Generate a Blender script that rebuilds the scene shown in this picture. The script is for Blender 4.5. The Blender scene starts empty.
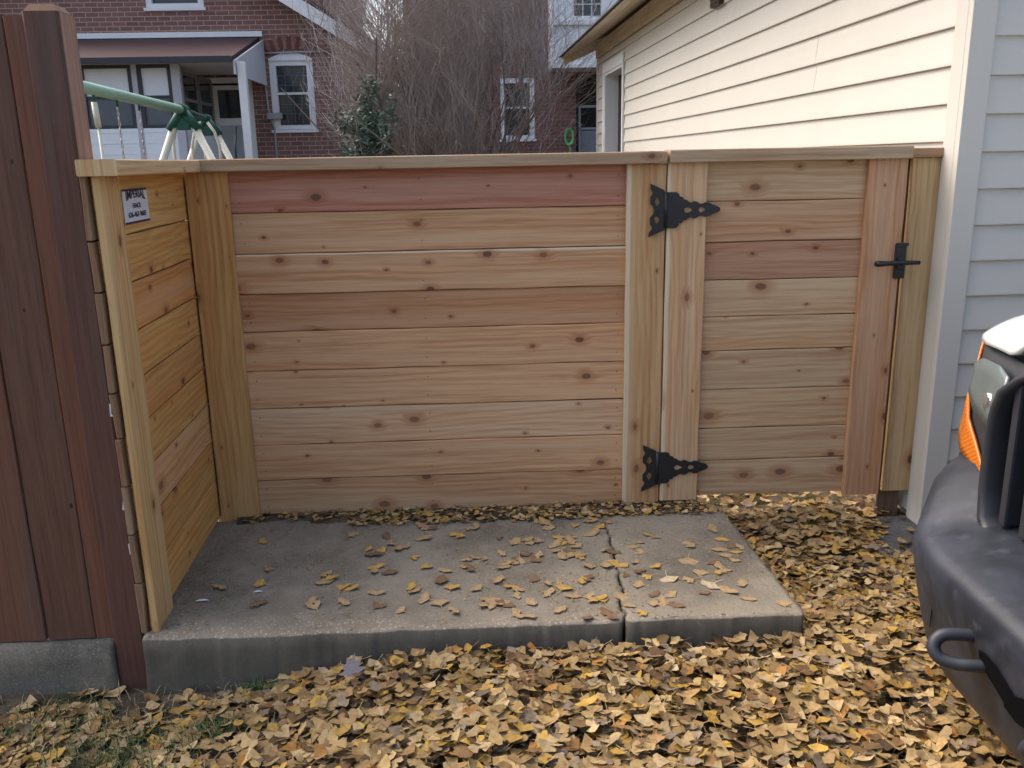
import bpy, bmesh, math, random
import numpy as np
from mathutils import Matrix, Vector, noise
random.seed(7); rng = np.random.default_rng(11)
R = math.radians
scene = bpy.context.scene
COL = scene.collection

# ------------------------------------------------------------------ camera
CAM = Vector((.83666, -3.06031, 1.27083))
cam_d = bpy.data.cameras.new('camera'); cam = bpy.data.objects.new('camera', cam_d); COL.objects.link(cam)
cam_d.sensor_width = 36; cam_d.lens = 869.755 / 1024 * 36; cam_d.clip_end = 3000; cam_d.clip_start = .02
r_, u_, f_ = (.998958, -.041772, -.018405), (.028181, .247192, .968557), (.035909, .968066, -.248112)
cam.matrix_world = Matrix(((r_[0], u_[0], -f_[0], CAM.x), (r_[1], u_[1], -f_[1], CAM.y), (r_[2], u_[2], -f_[2], CAM.z), (0, 0, 0, 1)))
scene.camera = cam
scene.view_settings.view_transform = 'Standard'; scene.view_settings.look = 'None'
scene.view_settings.gamma = 1; scene.view_settings.use_curve_mapping = False
scene.view_settings.exposure = EXPOSURE = 1.2

# ------------------------------------------------------------------ light
world = bpy.data.worlds.new('World'); scene.world = world; world.use_nodes = True
wt = world.node_tree; bg = wt.nodes['Background']
sky = wt.nodes.new('ShaderNodeTexSky'); sky.sky_type = 'NISHITA'; sky.sun_disc = False
SUN_EL, SUN_AZ = R(52), R(-62)          # azimuth clockwise from +Y
sky.sun_elevation = SUN_EL; sky.sun_rotation = SUN_AZ
sky.air_density = 1.0; sky.dust_density = 6.0; sky.ozone_density = .1
bg.inputs['Strength'].default_value = .15
wt.links.new(sky.outputs[0], bg.inputs['Color'])
sl = bpy.data.lights.new('sun', 'SUN'); sl.energy = .5; sl.angle = R(80); sl.color = (1, .995, .985)
so = bpy.data.objects.new('sun', sl); COL.objects.link(so)
sd = Vector((math.sin(SUN_AZ) * math.cos(SUN_EL), math.cos(SUN_AZ) * math.cos(SUN_EL), math.sin(SUN_EL)))
so.rotation_euler = sd.to_track_quat('Z', 'Y').to_euler(); so.location = (-6, 8, 12)

# ------------------------------------------------------------------ object helpers
def sst(a, b, x): s = max(0., min(1., (x - a) / (b - a))); return s * s * (3 - 2 * s)
W = {}
def tag(o, label=None, cat=None, group=None, kind=None):
    if label: o['label'] = label
    if cat: o['category'] = cat
    if group: o['group'] = group
    if kind: o['kind'] = kind
    return o
def thing(name, label, cat, loc=(0, 0, 0), rotz=0., group=None):
    o = bpy.data.objects.new(name, None); COL.objects.link(o); o.empty_display_size = .1
    o.location = loc; o.rotation_euler = (0, 0, rotz)
    W[o] = Matrix.Translation(loc) @ Matrix.Rotation(rotz, 4, 'Z')
    return tag(o, label, cat, group)
def link(name, me, mats, parent=None, local=False, origin=None):
    """links a mesh (bmesh or mesh, world coordinates unless local) as one object"""
    if isinstance(me, bmesh.types.BMesh):
        m = bpy.data.meshes.new(name); me.to_mesh(m); me.free(); me = m
    if not isinstance(mats, (list, tuple)): mats = [mats]
    for m in mats: me.materials.append(m)
    o = bpy.data.objects.new(name, me); COL.objects.link(o)
    if parent is not None:
        if not local: me.transform(W[parent].inverted())
        o.parent = parent; W[o] = W[parent]
    elif origin is not None:
        me.transform(Matrix.Translation(-Vector(origin))); o.location = origin; W[o] = Matrix.Translation(origin)
    else: W[o] = Matrix()
    return o
def shade(o, ang=40):
    me = o.data
    for p in me.polygons: p.use_smooth = True
    try: me.set_sharp_from_angle(angle=R(ang))
    except Exception: pass
    return o
def BM(): return bmesh.new()
def box(bm, lo, hi, bev=0., mat=0):
    lo, hi = Vector(lo), Vector(hi)
    r = bmesh.ops.create_cube(bm, size=1, matrix=Matrix.Translation((lo + hi) / 2) @ Matrix.Diagonal((*(hi - lo), 1)))
    vs = r['verts']; fs = set(f for v in vs for f in v.link_faces)
    for f in fs: f.material_index = mat
    if bev > 0:
        es = list(set(e for v in vs for e in v.link_edges))
        bmesh.ops.bevel(bm, geom=es, offset=bev, segments=2, profile=.6, affect='EDGES')
def prism(bm, pts, d, mat=0):
    """pts polygon (3d), extruded by vector d"""
    d = Vector(d); a = [bm.verts.new(p) for p in pts]; b = [bm.verts.new(Vector(p) + d) for p in pts]
    n = len(pts); fs = [bm.faces.new(a[::-1]), bm.faces.new(b)]
    for i in range(n): fs.append(bm.faces.new((a[i], a[(i + 1) % n], b[(i + 1) % n], b[i])))
    for f in fs: f.material_index = mat
    bmesh.ops.recalc_face_normals(bm, faces=fs)
def tube(bm, pts, rad, n=8, cap=True, mat=0):
    pts = [Vector(p) for p in pts]; rings = []
    if not isinstance(rad, (list, tuple)): rad = [rad] * len(pts)
    prev = None
    for i, p in enumerate(pts):
        t = (pts[min(i + 1, len(pts) - 1)] - pts[max(i - 1, 0)]).normalized()
        if prev is None: a = t.orthogonal().normalized()
        else: a = (prev - t * prev.dot(t)).normalized()
        prev = a; b = t.cross(a)
        rings.append([bm.verts.new(p + (a * math.cos(2 * math.pi * k / n) + b * math.sin(2 * math.pi * k / n)) * rad[i]) for k in range(n)])
    for i in range(len(pts) - 1):
        for k in range(n):
            f = bm.faces.new((rings[i][k], rings[i][(k + 1) % n], rings[i + 1][(k + 1) % n], rings[i + 1][k])); f.smooth = True; f.material_index = mat
    if cap:
        bm.faces.new(rings[0][::-1]).material_index = mat; bm.faces.new(rings[-1]).material_index = mat
def smooth_path(P, n=5):
    P = [Vector(p) for p in P]; o = []
    for i in range(len(P) - 1):
        a, b, c, d = P[max(i - 1, 0)], P[i], P[i + 1], P[min(i + 2, len(P) - 1)]
        for k in range(n):
            t = k / n; o.append(.5 * ((2 * b) + (c - a) * t + (2 * a - 5 * b + 4 * c - d) * t * t + (3 * b - a - 3 * c + d) * t ** 3))
    return o + [P[-1]]
def shape2d(loops, ext, M, bev=0.):
    """closed 2d loops (first is the outline, the others holes) -> extruded mesh placed by matrix M"""
    cu = bpy.data.curves.new('tmp', 'CURVE'); cu.dimensions = '2D'; cu.fill_mode = 'BOTH'; cu.extrude = ext; cu.bevel_depth = bev; cu.bevel_resolution = 1
    for lp in loops:
        s = cu.splines.new('POLY'); s.points.add(len(lp) - 1); s.use_cyclic_u = True
        for i, p in enumerate(lp): s.points[i].co = (p[0], p[1], 0, 1)
    o = bpy.data.objects.new('tmp', cu); me = bpy.data.meshes.new_from_object(o); me.transform(M)
    bpy.data.objects.remove(o); return me
def text_mesh(s, size, M, ext=.0004, warp=None, xs=1.):
    cu = bpy.data.curves.new('tmp', 'FONT'); cu.body = s; cu.size = size; cu.extrude = ext; cu.align_x = 'CENTER'; cu.align_y = 'BOTTOM'
    cu.offset = size * .012
    o = bpy.data.objects.new('tmp', cu); me = bpy.data.meshes.new_from_object(o)
    for v in me.vertices:
        v.co.x *= xs
        if warp: v.co.y = warp(v.co.x, v.co.y)
    me.transform(M); bpy.data.objects.remove(o); return me
def join(*mes):
    bm = BM()
    for m in mes: bm.from_mesh(m)
    return bm

# ------------------------------------------------------------------ node helpers
class T:
    def __init__(s, name):
        s.m = bpy.data.materials.new(name); s.m.use_nodes = True; s.t = s.m.node_tree
        s.b = s.t.nodes['Principled BSDF']
    def n(s, ty, ins=None, **props):
        nd = s.t.nodes.new('ShaderNode' + ty)
        for k, v in props.items(): setattr(nd, k, v)
        for k, v in (ins or {}).items(): s.put(nd.inputs[k], v)
        return nd
    def put(s, sock, v):
        if isinstance(v, bpy.types.NodeSocket): s.t.links.new(v, sock)
        elif v is not None: sock.default_value = v
    def M(s, op, a, b=None, c=None, clamp=False):
        nd = s.n('Math', operation=op, use_clamp=clamp); s.put(nd.inputs[0], a); s.put(nd.inputs[1], b); s.put(nd.inputs[2], c); return nd.outputs[0]
    def sm(s, v, lo, hi):   # smoothstep to 0..1
        nd = s.n('MapRange', {'Value': v, 'From Min': lo, 'From Max': hi}, interpolation_type='SMOOTHSTEP'); return nd.outputs[0]
    def mix(s, fac, a, b, mode='MIX'):
        nd = s.n('Mix', data_type='RGBA', blend_type=mode); s.put(nd.inputs[0], fac); s.put(nd.inputs[6], a); s.put(nd.inputs[7], b); return nd.outputs[2]
    def noise(s, vec, scale, detail=4, rough=.55, w=None, dist=0.):
        nd = s.n('TexNoise', {'Scale': scale, 'Detail': detail, 'Roughness': rough, 'Distortion': dist}); s.put(nd.inputs['Vector'], vec); return nd.outputs[0]
    def xyz(s, x, y, z=0.):
        nd = s.n('CombineXYZ'); s.put(nd.inputs[0], x); s.put(nd.inputs[1], y); s.put(nd.inputs[2], z); return nd.outputs[0]
    def obj(s): return s.n('TexCoord').outputs['Object']
    def sep(s, v): return s.n('SeparateXYZ', {0: v}).outputs
    def bump(s, h, st=.3, d=.01): 
        nd = s.n('Bump', {'Strength': st, 'Distance': d, 'Height': h}); s.put(s.b.inputs['Normal'], nd.outputs[0])
    def out(s, col, rough=.7, spec=.3, metal=0.):
        s.put(s.b.inputs['Base Color'], col); s.put(s.b.inputs['Roughness'], rough); s.put(s.b.inputs['Specular IOR Level'], spec); s.put(s.b.inputs['Metallic'], metal); return s.m
C4 = lambda c: (c[0], c[1], c[2], 1)
def plain(name, c, rough=.6, spec=.4, var=.12, scale=6., metal=0., bump=0.):
    t = T(name); ns = t.noise(t.obj(), scale, 5, .6)
    col = t.mix(ns, C4([x * (1 - var) for x in c]), C4([min(1, x * (1 + var)) for x in c]))
    if bump: t.bump(t.noise(t.obj(), scale * 8, 4), bump, .004)
    return t.out(col, rough, spec, metal)

def wood(name, grain=1., knots=1., stained=False, rough=.75):
    t = T(name)
    uv = t.sep(t.n('UVMap', uv_map='grain').outputs[0]); u, v = uv[0], uv[1]
    seed = t.n('Attribute', attribute_name='seed').outputs['Fac']; sap_or_lit = t.n('Attribute', attribute_name='sap_or_lit').outputs['Fac']
    tint = t.n('Attribute', attribute_name='tint').outputs['Color']
    sx = t.M('MULTIPLY', seed, 37.3)
    # knots: jittered cells of about 11 cm, most of them empty
    kv = t.xyz(t.M('ADD', t.M('MULTIPLY', u, .62), sx), t.M('ADD', v, t.M('MULTIPLY', seed, 11.1)), 0.)
    wob = t.noise(kv, 60., 2); 
    vor = t.n('TexVoronoi', {'Vector': kv, 'Scale': 9.0, 'Randomness': .95}, voronoi_dimensions='2D', feature='F1')
    rnd = t.sep(vor.outputs['Color'])
    d = t.M('ADD', vor.outputs['Distance'], t.M('MULTIPLY', t.M('SUBTRACT', wob, .5), .05))
    on = t.M('GREATER_THAN', rnd[0], 1 - .50 * knots)
    size = t.M('MULTIPLY_ADD', t.M('POWER', rnd[1], 2.), .095, .022)
    core = t.M('MULTIPLY', on, t.sm(d, t.M('MULTIPLY', size, 1.25), t.M('MULTIPLY', size, .75)))
    halo = t.M('MULTIPLY', on, t.sm(d, t.M('MULTIPLY', size, 3.6), size))
    # grain bands bent around the knots
    low = t.noise(t.xyz(t.M('ADD', t.M('MULTIPLY', u, 1.1), sx), t.M('MULTIPLY', v, 5.5), seed), 1.4, 3, .5)
    low2 = t.noise(t.xyz(t.M('ADD', t.M('MULTIPLY', u, .35), sx), t.M('MULTIPLY', v, 9.), t.M('ADD', seed, 4.)), 1.6, 2, .5)
    ph = t.M('ADD', t.M('MULTIPLY', v, 260.), t.M('ADD', t.M('MULTIPLY', low, 30.), t.M('MULTIPLY', halo, 5.)))
    ring = t.M('MULTIPLY_ADD', t.M('SINE', ph), .5, .5)
    ring = t.M('POWER', ring, 1.6)
    fine = t.noise(t.xyz(t.M('ADD', t.M('MULTIPLY', u, 7.), sx), t.M('MULTIPLY', v, 420.), seed), 1., 4, .6)
    strk = t.noise(t.xyz(t.M('ADD', t.M('MULTIPLY', u, 2.2), sx), t.M('MULTIPLY', v, 75.), seed), 1., 4, .65)
    g = t.M('ADD', t.M('MULTIPLY', ring, .02 if stained else t.M('MULTIPLY', t.sm(low2, .35, .6), .17)), t.M('ADD', t.M('MULTIPLY', fine, .46), t.M('MULTIPLY', strk, .64)))   # ~.25 .. .95
    dark = t.mix(1., tint, (.68, .54, .44, 1) if not stained else (.62, .58, .56, 1), 'MULTIPLY')
    lite = t.mix(1., tint, (1.10, 1.12, 1.12, 1) if not stained else (1.25, 1.2, 1.15, 1), 'MULTIPLY')
    col = t.mix(t.sm(g, .34, .86), lite, dark)
    if not stained:
        col = t.mix(t.M('MULTIPLY', t.sm(low2, .45, .70), .55), col, t.mix(1., tint, (.99, .80, .64, 1), 'MULTIPLY'))
        col = t.mix(t.M('MULTIPLY', t.sm(low2, .46, .28), .45), col, t.mix(.35, tint, (.62, .48, .32, 1)))
        # pale strip along one edge
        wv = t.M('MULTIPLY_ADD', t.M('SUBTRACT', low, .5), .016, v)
        s1 = t.M('MULTIPLY', t.M('GREATER_THAN', sap_or_lit, .001), t.sm(t.M('SUBTRACT', wv, t.M('SUBTRACT', sap_or_lit, .07)), .003, -.003))
        s2 = t.M('MULTIPLY', t.M('LESS_THAN', sap_or_lit, -.001), t.sm(t.M('SUBTRACT', wv, t.M('ADD', sap_or_lit, .07)), -.003, .003))
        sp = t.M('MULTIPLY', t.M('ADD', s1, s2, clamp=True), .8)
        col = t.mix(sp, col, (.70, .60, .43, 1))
        rings = t.M('MULTIPLY', halo, t.M('MULTIPLY_ADD', t.M('SINE', t.M('MULTIPLY', d, 330.)), .5, .5)); col = t.mix(t.M('MULTIPLY', halo, .5), col, t.mix(1., tint, (.80, .52, .38, 1), 'MULTIPLY')); col = t.mix(t.M('MULTIPLY', rings, .4), col, (.20, .10, .06, 1))
        col = t.mix(t.M('MULTIPLY', core, t.M('MULTIPLY_ADD', rnd[2], .35, .55)), col, (.125, .060, .042, 1))
    else:
        worn = t.noise(t.xyz(t.M('ADD', t.M('MULTIPLY', u, 1.3), sx), t.M('MULTIPLY', v, 16.), seed), 1.2, 5, .6)
        col = t.mix(t.M('MULTIPLY', t.sm(worn, .50, .68), .45), col, (.105, .085, .070, 1))
        col = t.mix(t.M('MULTIPLY', core, .8), col, (.02, .012, .01, 1))
    t.bump(t.M('ADD', t.M('MULTIPLY', g, -.6), t.M('MULTIPLY', core, -.8)), .35, .0012)
    return t.out(col, rough, .25)
M_wood = wood('cedar_wood'); M_stain = wood('stained_wood', stained=True, knots=.5, rough=.6)

def brick(name, c1, c2, mort):
    t = T(name); o = t.sep(t.obj()); vec = t.xyz(t.M('ADD', o[0], o[1]), o[2], 0.)
    br = t.n('TexBrick', {'Vector': vec, 'Color1': C4(c1), 'Color2': C4(c2), 'Mortar': C4(mort), 'Scale': 1., 'Mortar Size': .0055, 'Mortar Smooth': .2, 'Bias': -.1, 'Brick Width': .215, 'Row Height': .076})
    col = t.mix(t.M('MULTIPLY', t.noise(t.obj(), 1.3, 5), .7), br.outputs[0], t.mix(1., br.outputs[0], (.55, .5, .5, 1), 'MULTIPLY'))
    t.bump(t.M('MULTIPLY', br.outputs['Fac'], -1.), .6, .01)
    return t.out(col, .85, .2)
M_brick = brick('red_brick', (.30, .158, .130), (.215, .118, .102), (.50, .45, .42))
M_brick2 = brick('dark_brick', (.21, .10, .088), (.14, .075, .068), (.26, .21, .20))
M_white = plain('white_paint', (.74, .76, .78), .5, .4, .05)
M_glass = plain('dark_window_glass', (.030, .036, .042), .08, .6, .3, 1.5)
M_blind = plain('window_blind', (.74, .79, .84), .6, .3, .06)
M_shingle = plain('roof_shingle', (.05, .048, .05), .9, .2, .4, 14)
M_black = plain('black_iron', (.014, .015, .018), .42, .5, .3, 40)
M_void = plain('black_opening', (.004, .004, .005), .9, .05, .1)
M_rubber = plain('black_rubber', (.02, .02, .021), .75, .3, .2)

def siding_mat():
    t = T('vinyl_siding'); ns = t.noise(t.obj(), 1.6, 4); st = t.sep(t.obj())
    fine = t.noise(t.xyz(t.M('MULTIPLY', st[0], 8.), t.M('MULTIPLY', st[1], 8.), t.M('MULTIPLY', st[2], 220.)), 1., 3)
    dirt = t.noise(t.xyz(t.M('MULTIPLY', st[0], 3.), t.M('MULTIPLY', st[1], 3.), t.M('MULTIPLY', st[2], .8)), 1., 5)
    col = t.mix(ns, (.52, .51, .465, 1), (.57, .557, .51, 1)); col = t.mix(t.M('MULTIPLY', t.sm(dirt, .5, .75), .25), col, (.50, .48, .42, 1))
    t.bump(fine, .12, .001); return t.out(col, .48, .35)
M_siding = siding_mat()

def concrete(name, base, dark, agg=1., side=None):
    t = T(name); o = t.obj(); so_ = t.sep(o)
    big = t.noise(o, 2.2, 5, .6); mid = t.noise(o, 14, 5, .65); fine = t.noise(o, 170, 3, .7)
    col = t.mix(t.sm(big, .32, .68), C4(dark), C4(base))
    col = t.mix(t.M('MULTIPLY', t.sm(mid, .45, .75), .35), col, (.30, .26, .205, 1))
    col = t.mix(t.M('MULTIPLY', t.sm(fine, .52, .72), .45), col, (.38, .36, .33, 1))
    col = t.mix(t.M('MULTIPLY', t.sm(fine, .46, .30), .5), col, (.05, .05, .052, 1))
    vor = t.n('TexVoronoi', {'Vector': o, 'Scale': 130.}); peb = vor.outputs['Distance']
    if agg:
        m = t.n('Attribute', attribute_name='wear').outputs['Fac']
        m = t.M('MULTIPLY', t.sm(t.M('ADD', m, t.M('MULTIPLY', t.M('SUBTRACT', mid, .5), 1.4)), .35, .85), t.sm(peb, .62, .25))
        pc = t.mix(t.sep(vor.outputs['Color'])[0], (.27, .20, .13, 1), (.42, .38, .33, 1))
        col = t.mix(t.M('MULTIPLY', t.n('Attribute', attribute_name='wear').outputs['Fac'], .55), col, (.27, .225, .17, 1)); col = t.mix(t.M('MULTIPLY', m, t.M('GREATER_THAN', t.sep(vor.outputs['Color'])[1], .45)), col, pc)
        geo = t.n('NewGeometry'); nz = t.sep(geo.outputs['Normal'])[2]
        col = t.mix(t.M('MULTIPLY', t.sm(nz, .75, .4), .8), col, t.mix(mid, (.062, .056, .046, 1), (.135, .122, .098, 1)))  # steep faces darkened: dirt, with their shade painted in
    t.bump(t.M('ADD', t.M('MULTIPLY', fine, .5), t.M('MULTIPLY', mid, .8)), .5, .003)
    return t.out(col, .88, .2)
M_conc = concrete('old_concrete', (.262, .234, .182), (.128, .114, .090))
M_kerb = concrete('kerb_concrete', (.165, .15, .122), (.085, .078, .064), agg=0)

def ground_mat():
    t = T('soil'); o = t.obj(); a = t.noise(o, 9, 6, .65); b = t.noise(o, 90, 4, .7); c = t.noise(o, .7, 3)
    col = t.mix(t.sm(a, .35, .65), (.055, .042, .030, 1), (.13, .105, .075, 1)); col = t.mix(t.M('MULTIPLY', t.sm(b, .5, .75), .5), col, (.20, .17, .12, 1))
    col = t.mix(t.M('MULTIPLY', t.sm(t.noise(o, 3.1, 3), .55, .65), .5), col, (.045, .065, .022, 1))
    t.bump(t.M('ADD', a, b), .8, .01); return t.out(col, .95, .1)
M_soil = ground_mat()
def asphalt_mat():
    t = T('asphalt'); o = t.obj(); b = t.noise(o, 150, 4, .75); a = t.noise(o, 5, 5)
    col = t.mix(t.sm(b, .35, .7), (.05, .052, .058, 1), (.20, .195, .19, 1)); col = t.mix(t.M('MULTIPLY', a, .5), col, (.09, .085, .08, 1))
    t.bump(b, .7, .004); return t.out(col, .9, .25)
M_asph = asphalt_mat()

# ------------------------------------------------------------------ boards
def wood_bm():
    bm = BM(); bm.loops.layers.uv.new('grain'); bm.loops.layers.float_color.new('tint'); bm.verts.layers.float.new('seed'); bm.verts.layers.float.new('sap_or_lit')
    return bm
def board(bm, p0, p1, wd, w, t, tint, sap_or_lit=0., segs=14, wob=.0012, ch=.0025, jit=.09):
    """board from p0 to p1 (centre line), width along wd, thickness t; slightly wavy edges"""
    uvl = bm.loops.layers.uv['grain']; tl = bm.loops.layers.float_color['tint']; sl_ = bm.verts.layers.float['seed']; pl = bm.verts.layers.float['sap_or_lit']
    p0, p1, wd = Vector(p0), Vector(p1), Vector(wd).normalized(); L = (p1 - p0).length; ax = (p1 - p0).normalized(); td = ax.cross(wd).normalized()
    sd_ = random.random(); k = 1 + random.uniform(-jit, jit); tc = (tint[0] * k, tint[1] * k, tint[2] * k, 1); u0 = random.uniform(0, 9)
    a, b = w / 2, t / 2
    prof = [(-a + ch, -b), (a - ch, -b), (a, -b + ch), (a, b - ch), (a - ch, b), (-a + ch, b), (-a, b - ch), (-a, -b + ch)]
    rings = []
    for i in range(segs + 1):
        s = i / segs; c = p0.lerp(p1, s)
        e1 = wob * noise.noise(Vector((s * L * 5, sd_ * 99, 0))) * 2; e2 = wob * noise.noise(Vector((s * L * 5, sd_ * 99, 7))) * 2
        e3 = wob * noise.noise(Vector((s * L * 1.5, sd_ * 99, 3))) * .8
        rg = []
        for x, y in prof:
            vv = bm.verts.new(c + wd * (x + (e1 if x > 0 else e2)) + td * (y + e3)); vv[sl_] = sd_; vv[pl] = sap_or_lit; rg.append(vv)
        rings.append(rg)
    def face(vs, uvs):
        f = bm.faces.new(vs)
        for lp, q in zip(f.loops, uvs): lp[uvl].uv = q; lp[tl] = tc
    per = [(-a, 0), (a, 0), (a, 1), (a + t, 1), (a + t, 2), (-a, 2)]
    for i in range(segs):
        ua, ub = u0 + i / segs * L, u0 + (i + 1) / segs * L
        for k2 in range(8):
            j = (k2 + 1) % 8
            x1, y1 = prof[k2]; x2, y2 = prof[j]
            v1, v2 = (x1, x2) if abs(x1 - x2) > abs(y1 - y2) else (x1 + y1, x1 + y2)
            face((rings[i][k2], rings[i][j], rings[i + 1][j], rings[i + 1][k2]), ((ua, v1), (ua, v2), (ub, v2), (ub, v1)))
    for rg, fl in ((rings[0], True), (rings[-1], False)):
        o = list(range(8));  o = o if not fl else o[::-1]
        face([rg[i] for i in o], [(u0 + prof[i][1], prof[i][0]) for i in o])
def finish(bm): bmesh.ops.recalc_face_normals(bm, faces=bm.faces); return bm

# colours of cedar
TAN = (.63, .398, .228); GOLD = (.62, .385, .160); RED = (.55, .315, .175); PINK = (.48, .245, .180); PALE = (.72, .52, .34); OLIVE = (.56, .405, .245); BRN = (.54, .345, .205)
SHX = -.0479; XS0 = -.14    # side fence inner face: x = XS0 + SHX*y
def sx_(y): return XS0 + SHX * y
LY = -.8106
zs = [1.2575, 1.114, .974, .834, .698, .556, .414, .276, .140, .002]

# ------------------------------------------------------------------ new cedar fence, long panel
fence = thing('cedar_fence', 'long new cedar fence panel of horizontal boards behind the concrete slab', 'fence', (.6, 0, 0))
bm = wood_bm()
for i, (c, s) in enumerate(zip([PINK, TAN, TAN, RED, TAN, TAN, PALE, TAN, TAN], [0, 0, -.007, 0, 0, .0, 0, 0, 0])):  # the third board's lit top edge is painted on as a pale strip
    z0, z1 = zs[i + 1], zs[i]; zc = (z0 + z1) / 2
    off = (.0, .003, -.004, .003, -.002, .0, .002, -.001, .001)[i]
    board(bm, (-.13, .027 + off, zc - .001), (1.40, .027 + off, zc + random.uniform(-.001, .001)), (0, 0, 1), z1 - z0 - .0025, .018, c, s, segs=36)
for z in zs[1:-1]: board(bm, (-.12, .030, z), (1.39, .030, z), (0, 0, 1), .016, .007, (.20, .12, .08), 0, 8, .0003)
panel = link('board_panel', finish(bm), M_wood, fence)
# nail heads down the board ends
bm = BM()
for xx in (.645, 1.335, .03):
    for i in range(9):
        for dz in (.035, .105):
            bmesh.ops.create_cone(bm, cap_ends=True, segments=8, radius1=.0019, radius2=.0016, depth=.003, matrix=Matrix.Translation((xx + random.uniform(-.003, .003), .0155, zs[i + 1] + dz)) @ Matrix.Rotation(R(90), 4, 'X'))
tag(link('nail_heads', bm, plain('rusty_nail', (.09, .06, .05), .5, .5, .3, 200, .6), fence), kind='stuff')
bm = wood_bm(); board(bm, (-.072, .006, -.008), (-.072, .006, 1.257), (1, 0, 0), .142, .02, GOLD, 0, 30); link('corner_board', finish(bm), M_wood, fence)
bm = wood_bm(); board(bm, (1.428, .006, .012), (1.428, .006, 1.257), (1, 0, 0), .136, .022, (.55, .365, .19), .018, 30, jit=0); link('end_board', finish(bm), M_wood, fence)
bm = wood_bm(); board(bm, (-.145, .03, 1.2745), (1.492, .03, 1.2745), (0, 1, 0), .125, .042, (.40, .30, .205), 0, 36, .0015, .003, 0); link('cap_rail', finish(bm), M_wood, fence)
for x in (-.125, 1.470):   # posts and rails on the back of the panel
    bm = wood_bm(); board(bm, (x, .085, -.5), (x, .085, 1.258), (1, 0, 0), .088, .088, TAN); link('post', finish(bm), M_wood, fence)
for z in (.16, 1.1):
    bm = wood_bm(); board(bm, (-.04, .058, z), (1.39, .058, z), (0, 0, 1), .088, .036, TAN); link('back_rail', finish(bm), M_wood, fence)

# ------------------------------------------------------------------ side return
side = thing('cedar_fence_return', 'short golden cedar fence return running from the dark stained post to the back corner', 'fence', (sx_(-.4), -.4, 0))
bm = wood_bm()
zz = [1.2575, 1.095, .965, .83, .70, .575, .44, .30, .155, .0]
for i, c in enumerate([GOLD, GOLD, (.57, .30, .13), GOLD, (.58, .34, .15), GOLD, TAN, GOLD, GOLD]):
    zc = (zz[i] + zz[i + 1]) / 2; o = .0185
    board(bm, (sx_(LY + .02) - o, LY + .02, zc), (sx_(.04) - o, .04, zc), (0, 0, 1), zz[i] - zz[i + 1] - .004, .018, (c[0] * 1.03, c[1] * 1.0, c[2] * .86), 0, 20)
for z in zz[1:-1]: board(bm, (sx_(LY + .03) - .020, LY + .03, z), (sx_(.0) - .020, .0, z), (0, 0, 1), .018, .007, (.20, .12, .07), 0, 8, .0003)
link('board_panel', finish(bm), M_wood, side)
bm = wood_bm(); yb = LY + .07; board(bm, (sx_(yb), yb, -.002), (sx_(yb), yb, 1.257), (SHX, 1, 0), .142, .02, (.63, .44, .21), 0, 30, jit=0); link('end_board', finish(bm), M_wood, side)
bm = wood_bm(); yb = LY + .01   # rough end grain of the boards behind the trim
for i in range(9):
    zc = (zz[i] + zz[i + 1]) / 2
    board(bm, (sx_(yb) - .028 + random.uniform(-.002, .002), LY + .004 + random.uniform(0, .006), zz[i + 1] + .003), (sx_(yb) - .028 + random.uniform(-.002, .002), LY + .004, zz[i] - .003), (1, 0, 0), .017, .03, (.27, .18, .115), 0, 6, .003)
link('board_ends', finish(bm), M_wood, side)
bm = wood_bm(); board(bm, (sx_(LY) + .015, LY - .022, 1.274), (sx_(-.03) + .012, -.034, 1.274), (1, -SHX, 0), .098, .040, (.62, .455, .26), 0, 24, .001, .003, 0); link('cap_rail', finish(bm), M_wood, side)
M_tagw = plain('white_plastic_tag', (.62, .64, .66), .5, .4, .1, 90)
for z, s in ((.655, 1.), (.39, 1.), (.258, .9)):
    bm = BM(); x0 = sx_(LY) - .036
    box(bm, (x0 - .004, LY - .006, z - .017 * s), (x0 + .011, LY - .003, z + .017 * s)); box(bm, (x0 + .001, LY - .0085, z - .011 * s), (x0 + .006, LY - .0062, z + .011 * s), mat=1)
    bmesh.ops.rotate(bm, verts=bm.verts, cent=(x0, LY, z), matrix=Matrix.Rotation(R(random.uniform(-14, 14)), 3, 'Y'))
    o = link('staple_tag', bm, [M_tagw, M_black], side); 

# sign on the return
SGN_C = Vector((sx_(-.512) + .0125 - .02, -.512, 1.169)); 
sM = Matrix.Translation(SGN_C) @ Matrix(((SHX, 0, 1, 0), (1, 0, 0, 0), (0, 1, 0, 0), (0, 0, 0, 1)))
sign = thing('fence_sign', 'small white plate reading IMPERIAL FENCE in navy letters with a phone number', 'sign', SGN_C)
M_signw = plain('sign_white', (.66, .70, .74), .35, .5, .04); M_navy = plain('sign_navy', (.018, .016, .07), .45, .4, .1)
bm = BM(); box(bm, (-.105, -.047, 0), (.105, .047, .002), .0006); bm.transform(sM); link('plate', bm, M_signw, sign)
bm = BM(); box(bm, (-.105, .0415, .0022), (.105, .047, .0028)); box(bm, (-.105, -.047, .0022), (.105, -.0415, .0028))
bm.transform(sM); link('border_strips', bm, M_navy, sign)
TM = sM @ Matrix.Translation((0, 0, .0030))
def wp(x, y):   # top edge straight, bottom edge arched
    h = .034; s = y / .0262; base = .0175 - .013 * (x / .09) ** 2; return base - 0 + s * (.038 - base) if s >= 0 else base
me1 = text_mesh('IMPERIAL', .036, TM, .0003, wp, 1.12)
me2 = text_mesh('FENCE', .018, TM @ Matrix.Translation((0, -.009, 0)), .0003, None, 1.3)
me3 = text_mesh('636-467-9683', .020, TM @ Matrix.Translation((0, -.034, 0)), .0003, None, 1.35)
link('lettering', join(me1, me2, me3), M_navy, sign)

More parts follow.
